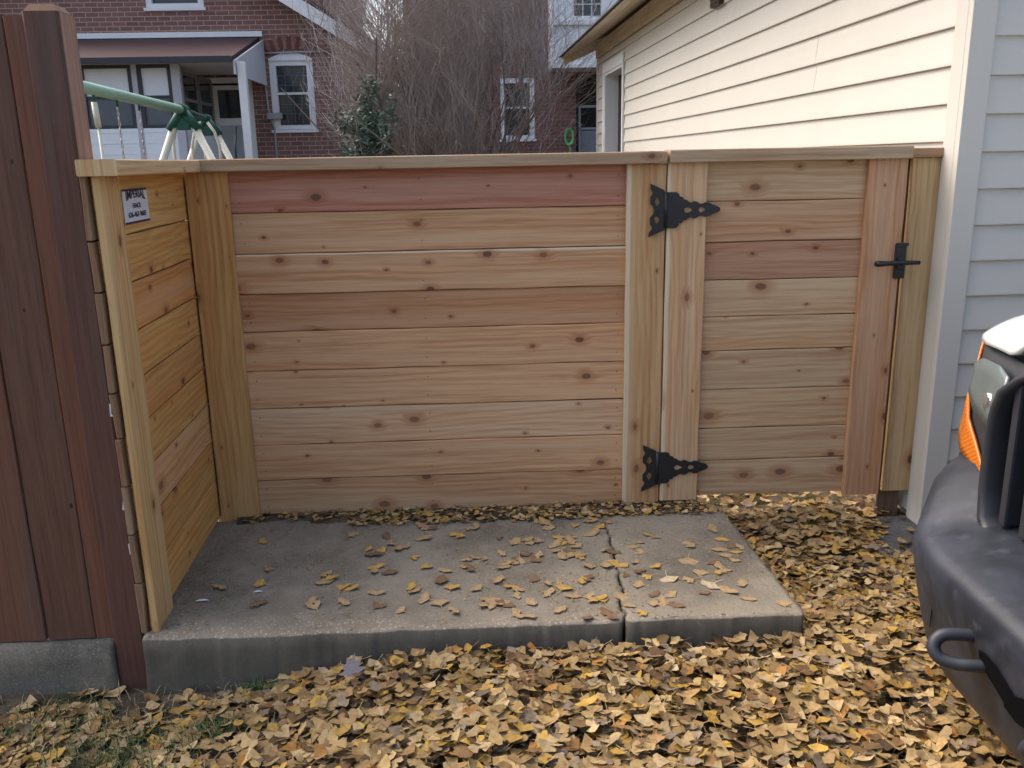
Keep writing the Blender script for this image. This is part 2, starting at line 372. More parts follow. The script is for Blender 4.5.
# ------------------------------------------------------------------ gate
gate = thing('cedar_gate', 'cedar gate with red toned stiles and black strap hinges beside the garage', 'gate', (1.92, 0, 0))
gz = [1.2575, 1.121, .979, .845, .712, .587, .440, .290, .164, .024]
bm = wood_bm()
for i, (c, s) in enumerate(zip([OLIVE, BRN, (.44, .265, .17), OLIVE, OLIVE, (.52, .38, .24), OLIVE, (.53, .39, .245), (.52, .38, .24)], [0, 0, 0, 0, 0, 0, 0, 0, 0])):
    zc = (gz[i] + gz[i + 1]) / 2
    board(bm, (1.60, .020 + random.uniform(-.001, .001), zc), (2.25, .020, zc), (0, 0, 1), gz[i] - gz[i + 1] - .0025, .018, c, s, 24, jit=.03)
link('board_panel', finish(bm), M_wood, gate)
bm2 = wood_bm()
for z in gz[1:-1]: board(bm2, (1.61, .024, z), (2.24, .024, z), (0, 0, 1), .016, .007, (.20, .12, .08), 0, 8, .0003)
link('board_tongues', finish(bm2), M_wood, gate)
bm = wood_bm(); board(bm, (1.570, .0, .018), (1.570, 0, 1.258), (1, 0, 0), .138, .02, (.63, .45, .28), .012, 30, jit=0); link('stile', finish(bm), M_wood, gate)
bm = wood_bm(); board(bm, (2.271, .0, .016), (2.271, 0, 1.258), (1, 0, 0), .138, .02, (.52, .32, .19), 0, 30, jit=0); link('stile', finish(bm), M_wood, gate)
bm = wood_bm(); board(bm, (1.502, .022, 1.2765), (2.343, .022, 1.2765), (0, 1, 0), .11, .044, (.43, .33, .22), 0, 24, .001, .003, 0); link('cap_rail', finish(bm), M_wood, gate)
for x in (1.56, 2.29):
    bm = wood_bm(); board(bm, (x, .050, .04), (x, .050, 1.245), (1, 0, 0), .088, .036, BRN); link('back_stile', finish(bm), M_wood, gate)
for z in (.12, 1.15):
    bm = wood_bm(); board(bm, (1.61, .050, z), (2.24, .050, z), (0, 0, 1), .088, .036, BRN); link('back_rail', finish(bm), M_wood, gate)
def ell(cx, cy, a, b, n=12, drop=.5): return [(cx + a * math.cos(k * 2 * math.pi / n) * (1 if math.cos(k * 2 * math.pi / n) > 0 else 1 - drop * .6), cy + b * math.sin(k * 2 * math.pi / n) * (1 - .35 * max(0, math.cos(k * 2 * math.pi / n)))) for k in range(n)]
def hinge(zc, xc):
    P = Matrix.Translation((xc, -.014, zc)) @ Matrix.Rotation(R(90), 4, 'X')
    top = [(.006, .061), (.038, .060), (.046, .052), (.047, .045), (.057, .044), (.062, .036), (.072, .034), (.082, .026), (.092, .024), (.098, .029), (.108, .027), (.118, .020), (.130, .019), (.136, .024), (.150, .023), (.164, .016), (.180, .011), (.188, .006), (.191, 0)]
    strap = top + [(x, -y) for x, y in top[::-1][1:]]
    m1 = shape2d([strap, ell(.076, 0, .019, .0105), ell(.125, 0, .015, .010)], .0018, P, .0008)
    lf = [(-.054, .090), (-.052, .072), (-.046, .064), (-.046, .056), (-.053, .046), (-.053, .024), (-.044, .014), (-.038, 0), (-.044, -.014), (-.053, -.024), (-.053, -.046), (-.046, -.056), (-.046, -.064), (-.055, -.074), (-.058, -.090), (-.040, -.082), (-.006, -.068), (-.006, .068), (-.036, .082)]
    m2 = shape2d([lf[::-1], [(-.030, .052), (-.019, .03), (-.030, .012), (-.041, .028)], [(-.030, -.012), (-.019, -.03), (-.030, -.052), (-.041, -.028)]], .0018, P, .0008)
    h = link('strap_hinge', join(m1, m2), M_black, gate)
    bm = BM(); tube(bm, [(xc, -.016, zc - .062), (xc, -.016, zc + .062)], .0062, 12)
    for z in (-.03, 0, .03): bmesh.ops.create_cone(bm, cap_ends=True, segments=12, radius1=.0068, radius2=.0068, depth=.001, matrix=Matrix.Translation((xc, -.016, zc + z)))
    link('hinge_pin', bm, M_black, h)
    bm = BM()
    for x, z in ((.02, .04), (.02, -.04), (.055, 0), (.102, 0), (.158, 0), (-.03, .072), (-.03, 0), (-.03, -.072)):
        bmesh.ops.create_uvsphere(bm, u_segments=10, v_segments=6, radius=.004, matrix=Matrix.Translation((xc + x, -.0165, zc + z)) @ Matrix.Diagonal((1, .5, 1, 1)))
    tag(link('screw_heads', bm, M_black, h), kind='stuff')
hinge(1.096, 1.494); hinge(.150, 1.486)
# latch
lat = BM(); box(lat, (2.318, -.020, .840), (2.357, -.0105, .962), .002); box(lat, (2.316, -.024, .925), (2.345, -.0205, .945), .001); box(lat, (2.324, -.034, .872), (2.350, -.0205, .915), .004)
box(lat, (2.320, -.0245, .955), (2.362, -.0125, .966), .002)
lt = link('latch', lat, M_black, gate)
bm = BM(); tube(bm, [(2.398, -.040, .897), (2.36, -.042, .898), (2.325, -.045, .899), (2.28, -.050, .898), (2.245, -.055, .898), (2.232, -.056, .898)], [.007, .008, .0095, .008, .011, .009], 10); link('latch_lever', bm, M_black, lt)

# latch post by the garage
gp = thing('gate_post', 'pale cedar latch post with capped top standing between gate and garage corner', 'post', (2.40, .05, -.1))
bm = wood_bm(); board(bm, (2.429, .038, .012), (2.429, .038, 1.256), (1, 0, 0), .110, .02, (.55, .41, .225), 0, 30, jit=0); link('face_board', finish(bm), M_wood, gp)
bm = wood_bm(); board(bm, (2.41, .10, -.4), (2.41, .10, 1.262), (1, 0, 0), .09, .09, (.20, .15, .11), 0); link('post', finish(bm), M_wood, gp)  # tinted dark to paint shade into the gap beside the stile
bm = wood_bm(); board(bm, (2.349, .060, 1.274), (2.485, .060, 1.274), (0, 1, 0), .10, .032, (.36, .24, .155), 0, 8, .0008, .002, 0); link('post_cap', finish(bm), M_wood, gp)

# ------------------------------------------------------------------ old stained fence
old = thing('stained_fence', 'tall dark red-brown stained board fence standing on a concrete footing', 'fence', (-.6, -.75, -.1))
bm = wood_bm(); bw = .140; xr = -.232
tints = [(.115, .045, .032), (.098, .060, .044), (.105, .048, .036), (.10, .04, .03)]
edges = [-.2180, -.276, -.414, -.552, -.690, -.828, -.966, -1.104, -1.242]
for i in range(len(edges) - 1):
    x1, x0 = edges[i], edges[i + 1]; c = [(.145, .066, .044), (.130, .070, .050), (.135, .066, .046), (.125, .066, .047)][i % 4 if i < 2 else 2 + i % 2]
    board(bm, ((x0 + x1) / 2, -.785 + (.004 if i % 2 else 0), -.022), ((x0 + x1) / 2, -.785 + (.004 if i % 2 else 0), 1.63 + random.uniform(-.004, .004)), (1, 0, 0), x1 - x0 - .004, .02, c, 0, 30, .0016)
link('board_panel', finish(bm), M_stain, old)
bm = wood_bm(); board(bm, (-.1795, -.766, -.35), (-.1795, -.766, 1.635), (1, 0, 0), .086, .092, (.110, .056, .044), 0, 30, .001, .006, 0)
board(bm, (-.1350, -.766, .2), (-.1350, -.766, 1.633), (0, 1, 0), .080, .003, (.30, .19, .15), 0, 30, .0004, .001, 0); link('post', finish(bm), M_stain, old)
bm = BM(); a = .043; 
prism(bm, [(-.1795 - a + .004, -.808, 1.6352), (-.1795 + a - .002, -.808, 1.6352), (-.1795 + a - .002, -.726, 1.6352), (-.1795 - a + .004, -.726, 1.6352)], (0, 0, .004))
for v in bm.verts:
    if v.co.z > 1.637: v.co.x = -.1795 + (v.co.x + .1795) * .7; v.co.y = -.767 + (v.co.y + .767) * .75; v.co.z = 1.652
link('post_top', bm, plain('weathered_wood', (.21, .125, .085), .8, .2, .3, 50, bump=.4), old)
for z in (.3, 1.35):
    bm = wood_bm(); board(bm, (-1.25, -.757, z), (-.23, -.757, z), (0, 0, 1), .088, .034, (.10, .045, .035)); link('back_rail', finish(bm), M_stain, old)

# concrete footing
def grid_block(xs, ys, top, bot, nz=8):
    """closed block with a height-varying top; xs, ys lists; top(x,y)->Vector"""
    bm = BM(); wl = bm.verts.layers.float.new('wear'); nx, ny = len(xs), len(ys); g = [[None] * ny for _ in range(nx)]
    for i, x in enumerate(xs):
        for j, y in enumerate(ys):
            p, w = top(x, y); v = bm.verts.new(p); v[wl] = w; g[i][j] = v
    for i in range(nx - 1):
        for j in range(ny - 1): bm.faces.new((g[i][j], g[i + 1][j], g[i + 1][j + 1], g[i][j + 1])).smooth = True
    loop = [g[i][0] for i in range(nx)] + [g[nx - 1][j] for j in range(1, ny)] + [g[i][ny - 1] for i in range(nx - 2, -1, -1)] + [g[0][j] for j in range(ny - 2, 0, -1)]
    prev = loop
    for k in range(1, nz + 1):
        nxt = []
        for v in loop:
            s = k / nz; z = v.co.z + (bot - v.co.z) * s
            n = noise.noise(Vector((v.co.x * 16, v.co.y * 16, z * 16))) * .004 + noise.noise(Vector((v.co.x * 70, v.co.y * 70, z * 60))) * .0016
            q = bm.verts.new((v.co.x + n, v.co.y + n * (1 if k > 0 else 0) - .002, z)); q[wl] = 0; nxt.append(q)
        for a_ in range(len(loop)):
            b_ = (a_ + 1) % len(loop); bm.faces.new((prev[a_], nxt[a_], nxt[b_], prev[b_])).smooth = True
        prev = nxt
    bmesh.ops.recalc_face_normals(bm, faces=bm.faces); return bm
def lin(a, b, n): return [a + (b - a) * i / n for i in range(n + 1)]
bm = grid_block(lin(-1.6, -.222, 90), lin(-.822, -.60, 12), lambda x, y: (Vector((x, y, -.026 + .008 * noise.noise(Vector((x * 3, y * 3, 0))) - (.008 if y < -.81 else 0) + .003 * noise.noise(Vector((x * 30, y * 30, 1))))), 0.), -.4)
tag(link('concrete_footing', bm, M_kerb), kind='structure')

# slab in two pieces with a crack
CR = [(-.95, 1.224), (-.843, 1.229), (-.80, 1.236), (-.74, 1.231), (-.69, 1.251), (-.64, 1.258), (-.59, 1.253), (-.54, 1.262), (-.46, 1.259), (-.40, 1.270), (-.34, 1.265), (-.27, 1.274), (-.2, 1.267), (-.13, 1.272), (0, 1.272)]
def crack_x(y):
    for (y0, x0), (y1, x1) in zip(CR, CR[1:]):
        if y0 <= y <= y1: return x0 + (x1 - x0) * (y - y0) / (y1 - y0) + .012 * noise.noise(Vector((0, y * 34, 0))) + .007 * noise.noise(Vector((0, y * 140, 0)))
    return CR[0][1] if y < CR[0][0] else CR[-1][1]
def slab_top(side_):
    def f(x, y):
        yo = y; y = y + .075 * (1 - sst(0, .9, x)) * sst(-.35, -.1, y)
        z = .0022 * noise.noise(Vector((x * 2.5, y * 2.5, 0))) + .0010 * noise.noise(Vector((x * 22, y * 22, 2)))
        fe = -.850; w = math.exp(-((y - fe) / (.16 if x < .6 else .09))); w = min(1., w)
        if x > 1.2: w *= .75 
        if y < fe + .012:    # worn lip
            e = 1 - (y - fe) / .012; z -= .006 * e * e + .004 * abs(noise.noise(Vector((x * 45, 0, 5)))) * e
            y += .008 * noise.noise(Vector((x * 9, 0, 3))) + .006 * noise.noise(Vector((x * 50, 0, 3)))
        if side_ == 1: z += .003
        dx = abs(x - crack_x(y))
        return Vector((x, y, z)), w * .9
    return f
ys = lin(-.850, -.838, 3) + lin(-.832, -.10, 130)
def slab_piece(n, x0f, x1f, s):
    f = slab_top(s); us = lin(0, 1, n)
    b = grid_block(us, ys, lambda u, y: (lambda x: f(x, y))(x0f(y) + (x1f(y) - x0f(y)) * u), -.35, 9)
    return b
bmA = slab_piece(110, lambda y: -.125 - .075 * sst(-.82, -.76, y), lambda y: crack_x(y) - .0048 - .005 * max(0, (-y - .1)) - .006 * max(0, noise.noise(Vector((3, y * 30, 0)))), 0)
meA = bpy.data.meshes.new('a'); bmA.to_mesh(meA); bmA.free()
bmB = slab_piece(46, lambda y: crack_x(y) + .0035, lambda y: 1.741 - .03 * (y + .85) + .006 * noise.noise(Vector((y * 14, 0, 0))), 1)
bmB.from_mesh(meA)
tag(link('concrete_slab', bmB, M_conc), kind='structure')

# ------------------------------------------------------------------ ground
def gz_(x, y):
    z = -.178 + .062 * sst(-.05, .75, x) + .012 * sst(1.6, 2.4, x)
    return z
bm = BM(); L_ = [-400, -60, -20, -8, -4] + lin(-2.5, 4.5, 140) + [6, 9, 16, 40, 400]; Ls = [-400, -60, -15, -6] + lin(-3.5, 2.5, 120) + [4, 6, 9, 14, 25, 60, 400]
g = [[bm.verts.new((x, y, gz_(x, y) + .008 * noise.noise(Vector((x * 5, y * 5, 0))) + .004 * noise.noise(Vector((x * 24, y * 24, 0))))) for y in Ls] for x in L_]
for i in range(len(L_) - 1):
    for j in range(len(Ls) - 1): bm.faces.new((g[i][j], g[i + 1][j], g[i + 1][j + 1], g[i][j + 1])).smooth = True
tag(link('ground', bm, M_soil), kind='structure')
# asphalt driveway before the garage with a ragged edge
bm = BM(); xs = lin(1.93, 4.4, 50) + [7, 12]; yl = [-12, -6, -4] + lin(-3.2, .02, 64); gg = []
for i, x in enumerate(xs):
    row = []
    for y in yl:
        xx = x
        if i == 0: xx = x + .10 * noise.noise(Vector((y * 2.2, 0, 0))) + .04 * noise.noise(Vector((y * 11, 0, 0)))
        h = gz_(xx, y) + (.012 + .004 * noise.noise(Vector((xx * 9, y * 9, 4))) if i else -.02)
        row.append(bm.verts.new((xx, y, h)))
    gg.append(row)
for i in range(len(xs) - 1):
    for j in range(len(yl) - 1): bm.faces.new((gg[i][j], gg[i + 1][j], gg[i + 1][j + 1], gg[i][j + 1])).smooth = True
tag(link('driveway', bm, M_asph), kind='structure')

# ------------------------------------------------------------------ ginkgo leaves
def leaf_proto(n=8, spread=55, notch=.22, stem=True, seed=0):
    """fan leaf in the unit scale (radius 1), verts, faces"""
    rs = random.Random(seed); v = []; f = []
    v.append((0, 0, 0)); rows = []
    cw = rs.uniform(-.5, .5); cup = rs.uniform(-.35, .55); fold = rs.uniform(0, .5)
    for rr in (.45, 1.):
        row = []
        for k in range(n + 1):
            s = k / n * 2 - 1; a = R(90 - s * spread)
            R_ = rr * (1 + (.05 * math.sin(k * 2.1 + seed) + rs.uniform(-.03, .03)) * (rr > .9)) * (1 - .12 * s * s)
            if rr > .9: R_ *= 1 - notch * math.exp(-(s / .16) ** 2)
            x, y = math.cos(a) * R_, math.sin(a) * R_
            z = cup * x * x * .6 + cw * (y * y) * .25 + fold * abs(x) * .3 + (.025 * math.sin(k * 1.7 + seed * 2)) * rr
            row.append(len(v)); v.append((x, y, z))
        rows.append(row)
    for k in range(n):
        f.append((0, rows[0][k + 1], rows[0][k])); f.append((rows[0][k], rows[0][k + 1], rows[1][k + 1], rows[1][k]))
    if stem:
        b = len(v); w = .022; c = rs.uniform(-.3, .3)
        for s, y in ((0, 0), (.5, -.4), (1, -.75)):
            v.append((-w + c * s * s * .4, y, .02 * s)); v.append((w + c * s * s * .4, y, .02 * s))
        f.append((b, b + 1, b + 3, b + 2)); f.append((b + 2, b + 3, b + 5, b + 4))
    return np.array(v, float), f
protos = [leaf_proto(8, random.choice([38, 48, 58, 66]), random.choice([0, .15, .3, .45]), True, i) for i in range(14)]
def rotm(n):
    yaw = rng.uniform(0, 2 * np.pi, n); tx = rng.normal(0, 1, n); ty = rng.normal(0, 1, n)
    return yaw, tx, ty
def scatter_leaves(name, pts, tilt, size, mat, cols):
    """pts (n,3); builds one mesh"""
    V = []; Fi = []; loops = []; C = []; starts = []; nv = 0; nl = 0
    n = len(pts); yaw, tx, ty = rotm(n)
    for i in range(n):
        pv, pf = protos[rng.integers(len(protos))]
        s = size * rng.uniform(.75, 1.25)
        a, b, c = tx[i] * tilt, ty[i] * tilt, yaw[i]
        Rm = (Matrix.Rotation(a, 3, 'X') @ Matrix.Rotation(b, 3, 'Y') @ Matrix.Rotation(c, 3, 'Z'))
        q = (pv - np.array([0, .4, 0])) * s @ np.array(Rm).T + pts[i]
        V.append(q); col = cols[i]
        for fc in pf:
            starts.append(nl); loops.extend([nv + t for t in fc]); nl += len(fc)
        C.append(np.repeat(np.append(col, 1.)[None], len(pv), 0)); nv += len(pv)
    V = np.concatenate(V); C = np.concatenate(C)
    me = bpy.data.meshes.new(name); me.vertices.add(nv); me.vertices.foreach_set('co', V.ravel())
    me.loops.add(nl); me.loops.foreach_set('vertex_index', loops)
    me.polygons.add(len(starts)); me.polygons.foreach_set('loop_start', starts)
    me.update(calc_edges=True); me.validate()
    ca = me.color_attributes.new('tint', 'FLOAT_COLOR', 'POINT'); ca.data.foreach_set('color', C.ravel())
    me.polygons.foreach_set('use_smooth', [True] * len(me.polygons))
    return link(name, me, mat)
def leaf_mat(name, fixed=None):
    t = T(name); tint = t.n('Attribute', attribute_name='tint').outputs['Color'] if fixed is None else C4(fixed)
    o = t.obj(); a = t.noise(o, 60 if fixed is None else 60, 4, .6); b = t.noise(o, 300, 3)
    col = t.mix(t.M('MULTIPLY', t.sm(a, .40, .70), .6), tint, t.mix(1., tint, (.55, .42, .30, 1), 'MULTIPLY')); col = t.mix(t.M('MULTIPLY', t.sm(b, .5, .8), .3), col, t.mix(1., tint, (1.3, 1.3, 1.35, 1), 'MULTIPLY'))
    t.bump(b, .3, .001)
    return t.out(col, .72, .25)
M_leaf = leaf_mat('leaf_litter')
PAL = np.array([(.43, .30, .130), (.50, .32, .075), (.36, .235, .105), (.22, .130, .060), (.54, .41, .22), (.28, .22, .16), (.46, .34, .175), (.42, .215, .060), (.12, .075, .04)])
PW = np.array([.25, .12, .17, .10, .12, .05, .14, .03, .02]); PW /= PW.sum()
def litter(n, x0, x1, y0, y1, keep, thick):
    P = []; 
    while len(P) < n:
        x = rng.uniform(x0, x1); y = rng.uniform(y0, y1)
        k = keep(x, y)
        if k <= 0 or rng.random() > k: continue
        P.append((x, y, gz_(x, y) + .006 + rng.random() ** .8 * thick(x, y)))
    return np.array(P)
def in_slab(x, y): return -.16 < x < 1.755 - .03 * (y + .85) and y > -.865 and y < -.06
def keep1(x, y):
    if in_slab(x, y) or (x < -.13 and y > -.835 and x > -1.7): return 0
    k = 1.
    nn = noise.noise(Vector((x * 3.5, y * 3.5, 9)))
    if x < .35: k = .40 + .25 * sst(-.1, .3, x) + .7 * nn
    else: k = .88 + .6 * nn
    # barer asphalt before the latch post and the garage
    k -= 1.25 * math.exp(-(((x - 2.42) / .22) ** 2 + ((y + .22) / .20) ** 2))
    k -= 1.1 * sst(2.3, 2.6, x) * sst(-.7, -.3, y)
    if -.905 < y < -.85 and x < .25: k *= .35
    return max(.02, min(1, k))
def thick1(x, y):
    t = .052 * sst(-.1, .6, x) + .010
    if x > 1.72 and y > -.85: t = .040 + .03 * sst(-.6, -.1, y)
    if x > 2.2: t = .022
    return t
pts = np.concatenate([litter(14500, -1.3, 2.9, -2.1, -.84, keep1, thick1), litter(3600, 1.70, 2.50, -.86, 0.05, keep1, thick1), litter(1100, .2, 2.4, .0, .9, lambda x, y: .8, lambda x, y: .06 + .02)])
cols = PAL[rng.choice(len(PAL), len(pts), p=PW)] * rng.uniform(.46, 1.0, (len(pts), 1))
tag(scatter_leaves('fallen_leaves', pts, .22, .0335, M_leaf, cols), kind='stuff')
# debris along the foot of the panel, on the back edge of the slab
ps = []
while len(ps) < 620:
    x = rng.uniform(-.08, 1.72); y = rng.uniform(-.12, .012)
    if rng.random() < .35 + .5 * sst(.1, .5, x) and not (x < .35 and y < -.06): ps.append((x, y, .004 + rng.random() * .012))
ps = np.array(ps); cols = PAL[rng.choice(len(PAL), len(ps), p=PW)] * rng.uniform(.6, 1.05, (len(ps), 1))
tag(scatter_leaves('leaf_debris', ps, .22, .021, M_leaf, cols), kind='stuff')
cr = []
while len(cr) < 2600:
    x = rng.uniform(-.15, 1.72); y = rng.uniform(-.845, -.09)
    if in_slab(x, y) and rng.random() < .12 + .6 * sst(-.3, -.1, y) + .8 * sst(.10, -.10, x) + .3 * math.exp(-((x - 1.26) / .05) ** 2) + .45 * (noise.noise(Vector((x * 4, y * 4, 20))) > .15): cr.append((x, y, .0045))
cr = np.array(cr); cols = PAL[rng.choice(len(PAL), len(cr), p=PW)] * rng.uniform(.35, 1., (len(cr), 1))
tag(scatter_leaves('leaf_crumbs', cr, .15, .0045, M_leaf, cols), kind='stuff')
# soil line against the panel
bm = BM(); pr = []
for i in range(121):
    x = -.07 + i * 1.72 / 120; yy = -.095 + .03 * noise.noise(Vector((x * 6, 0, 0))) + .012 * noise.noise(Vector((x * 40, 0, 0))) + (.03 if x < .2 else 0)
    if x > 1.52: yy = -.105
    pr.append([bm.verts.new((x, yy, -.006)), bm.verts.new((x, (yy) / 2 - .005, .006 + .003 * noise.noise(Vector((x * 50, 0, 0))))), bm.verts.new((x, .03, .006)), bm.verts.new((x, .3, .0)), bm.verts.new((x, .45, -.14))])
for a_, b_ in zip(pr, pr[1:]):
    for k in range(4): bm.faces.new((a_[k], b_[k], b_[k + 1], a_[k + 1])).smooth = True
tag(link('soil', bm, M_soil), kind='structure')

# grass and straw between the leaves
def blades(name, n, fn, mat):
    bm = BM()
    for _ in range(n):
        x, y, z, h, lean = fn(); a = random.uniform(0, 2 * math.pi); w = random.uniform(.0008, .0016)
        d = Vector((math.cos(a), math.sin(a), 0)); s = Vector((-d.y, d.x, 0)) * w; p = Vector((x, y, z)); q = p + Vector((0, 0, h * .6)) + d * lean * .4; e = p + Vector((0, 0, h * .8)) + d * lean
        v = [bm.verts.new(c) for c in (p - s, p + s, q + s, q - s, e)]
        bm.faces.new(v[:4]); bm.faces.new((v[3], v[2], v[4]))
    return tag(link(name, bm, mat), kind='stuff')
def fstraw():
    while True:
        x = random.uniform(-1.2, 2.6); y = random.uniform(-1.9, -.84)
        if random.random() < (.9 if x < .3 else .45): break
    return x, y, gz_(x, y), random.uniform(.01, .055), random.uniform(.01, .07)
blades('dry_grass', 4200, fstraw, plain('straw', (.26, .215, .13), .8, .2, .4, 30))
def fgreen():
    c = random.choice([(-.10, -1.13, .10), (-.10, -1.13, .10), (-.32, -1.0, .10), (.02, -1.25, .06), (.12, -1.05, .05), (1.05, -1.15, .05), (.2, -.9, .03)])
    x = random.gauss(c[0], c[2]); y = random.gauss(c[1], c[2] * .5); return x, min(y, -.86), gz_(x, y) + .006, random.uniform(.015, .05), random.uniform(.005, .04)
blades('green_grass', 1700, fgreen, plain('grass_blade', (.055, .095, .03), .7, .3, .4, 30))

# single leaves lying on the slab
slab_spots = [(262,585,'y'),(330,578,'y'),(262,543,'y'),(268,570,'t'),(222,588,'t'),(345,603,'t'),(312,603,'t'),(258,604,'b'),(350,590,'y'),(376,572,'t'),(412,588,'y'),(416,592,'t'),(425,600,'t'),(445,572,'t'),(470,569,'b'),(452,589,'y'),(478,590,'t'),(497,581,'t'),(512,588,'y'),(516,597,'t'),(530,604,'t'),(505,606,'b'),(488,605,'t'),(548,594,'t'),(563,590,'y'),(575,597,'t'),(597,600,'y'),(603,602,'y'),(588,598,'t'),(560,585,'t'),(390,545,'t'),(398,549,'y'),(385,537,'b'),(370,550,'y'),(352,535,'t'),(425,540,'t'),(458,536,'y'),(470,529,'t'),(517,560,'b'),(512,563,'t'),(486,560,'t'),(529,541,'t'),(564,545,'y'),(560,552,'t'),(577,556,'t'),(605,566,'t'),(618,566,'y'),(581,558,'y'),(440,605,'t'),(402,612,'t'),(455,612,'t'),(377,608,'b'),
 (655,568,'y'),(668,580,'p'),(672,597,'t'),(664,604,'t'),(690,581,'t'),(717,574,'y'),(722,570,'t'),(711,586,'p'),(743,585,'t'),(727,592,'t'),(748,600,'t'),(736,554,'y'),(725,556,'t'),(690,546,'t'),(652,537,'t'),(706,595,'b'),(784,606,'t'),(637,572,'b'),(676,607,'b'),(741,548,'t'),(640,586,'t'),(700,575,'t'),(632,548,'t'),(712,530,'t'),(722,540,'y'),(734,562,'t')]
LM = {k: leaf_mat('leaf_' + n, c) for k, n, c in (('y', 'yellow', (.46, .30, .085)), ('t', 'tan', (.38, .275, .15)), ('b', 'brown', (.19, .12, .07)), ('p', 'pale', (.50, .42, .28)))}
LN = {'y': ('yellow', 'bright yellow-tan'), 't': ('tan', 'dry tan'), 'b': ('brown', 'dark curled brown'), 'p': ('pale', 'pale cream')}
lmesh = {}
rcam = [Vector(r_), Vector(u_), Vector(f_)]
def at(px, py, axis, val):
    d = rcam[2] + rcam[0] * (px - 512) / 869.755 - rcam[1] * (py - 384) / 869.755; t = (val - CAM[axis]) / d[axis]; return CAM + d * t
extra = []
for _ in range(95):
    cx, cy = random.choice([(575, 552), (500, 590), (540, 535), (440, 530), (590, 530), (520, 600), (690, 560), (650, 590), (330, 590), (400, 560), (480, 560)]); extra.append((cx + random.gauss(0, 34), cy + random.gauss(0, 14), random.choice('tttyb')))
for px, py, k in slab_spots + extra:
    p = at(px, py, 2, .0)
    if not in_slab(p.x, p.y) or p.x > 1.72 or p.x < -.08 or p.y < -.83: continue
    pi = random.randrange(6)
    if (k, pi) not in lmesh:
        pv, pf = protos[pi]; me = bpy.data.meshes.new('leaf'); me.from_pydata([tuple(q * .040) for q in (pv - np.array([0, .4, 0]))], [], pf)
        for pl_ in me.polygons: pl_.use_smooth = True
        zmin = min(v.co.z for v in me.vertices)
        for v in me.vertices: v.co.z = (v.co.z - zmin) * .38
        me.materials.append(LM[k]); lmesh[(k, pi)] = me
    o = bpy.data.objects.new('fallen_leaf', lmesh[(k, pi)]); COL.objects.link(o)
    s = random.uniform(.75, 1.2); o.scale = (s, s * random.uniform(.75, 1.05), s); o.rotation_euler = (random.gauss(0, .10), random.gauss(0, .10), random.uniform(0, 6.28)); o.location = (p.x, p.y, .005)
    where = 'left of the crack' if p.x < crack_x(p.y) else 'right of the crack'
    tag(o, '%s ginkgo leaf lying on the concrete slab %s' % (LN[k][1], where), 'leaf', '%s leaves on the slab %s' % (LN[k][0], where))
# oak leaf leaning on the slab front
lobes = [(0, -.9), (.07, -.5), (.42, -.62), (.28, -.30), (.80, -.22), (.42, .02), (.86, .38), (.38, .30), (.46, .74), (.16, .52), (0, 1.05)]
ol = [(x * .045, y * .050) for x, y in lobes] + [(-x * .045, y * .050) for x, y in lobes[::-1][1:-1]]
p = at(352, 672, 1, -.945)
me = shape2d([ol[::-1]], .0003, Matrix.Translation(p) @ Matrix.Rotation(R(-12), 4, 'Y') @ Matrix.Rotation(R(66), 4, 'X') @ Matrix.Rotation(R(-20), 4, 'Z'))
o = link('oak_leaf', me, plain('grey_leaf', (.24, .215, .23), .7, .3, .25, 60), origin=p); tag(o, 'grey-purple pointed oak leaf propped against the slab front', 'leaf')
# white scraps
for (px, py, sz, nm, lb) in ((258, 592, .014, 'paper_scrap', 'tiny white curled paper scrap on the slab among leaves'), (202, 601, .020, 'paper_sliver', 'thin white sliver lying on the slab near the fence return')):
    p = at(px, py, 2, .003); bm = BM()
    pts_ = [(-1, -.15, 0), (-.4, .28, .18), (.3, .35, .3), (1, .1, 0), (.5, -.2, .1), (-.3, -.25, .05)]
    prism(bm, [(p.x + a * sz, p.y + b * sz * .7, p.z + .001 + c * sz * .5) for a, b, c in pts_], (0, 0, .0012)); o = link(nm, bm, M_tagw, origin=p); tag(o, lb, 'litter')


# ------------------------------------------------------------------ garage (local frame: x into the building, y away from the camera)
GR = .0286
gar = thing('garage', 'white vinyl sided garage with wood eave and open side doorway beside the gate', 'garage', (2.479, -.07, -.12), GR)
GZ = .12    # local z = world z + GZ
def siding(bm, p0, d, n, butts, z_top, courses_h, out=.0145, holes=()):
    """clapboards along d from p0, n outward normal; butts = z of lowest line"""
    p0, d, n = Vector(p0), Vector(d), Vector(n); z = butts
    while z < z_top:
        z2 = min(z + courses_h, z_top); pf = [(out - .003, z), (out, z + .0015), (out, z + .008), (out * .55, z + courses_h * .5), (.0015, z2)]
        if z2 == z_top: pf = [q for q in pf if q[1] < z2] + [(.0015, z2)]
        segs = [(0., 1.)]
        for (s0, s1, za, zb) in holes:
            if z < zb and z2 > za: segs = [(0., s0), (s1, 1.)]
        for sa, sb in segs:
            a = p0 + d * sa; b = p0 + d * sb
            ra = [bm.verts.new(a + Vector((0, 0, z)))] + [bm.verts.new(a + n * o_ + Vector((0, 0, zz_))) for o_, zz_ in pf]
            rb = [bm.verts.new(b + Vector((0, 0, z)))] + [bm.verts.new(b + n * o_ + Vector((0, 0, zz_))) for o_, zz_ in pf]
            for i in range(len(ra) - 1): bm.faces.new((ra[i], rb[i], rb[i + 1], ra[i + 1]))
        z += courses_h
D0, D1 = 5.98, 6.95; DT = 2.17 + GZ; GL = 7.5
bm = BM()
siding(bm, (.016, .085, 0), (0, GL - .1, 0), (-1, 0, 0), 1.309 + GZ - .1257 * 11, 2.38 + GZ, .1257, holes=((((D0 - .11) - .085) / (GL - .1), ((D1 + .11) - .085) / (GL - .1), -1, DT + .11),))
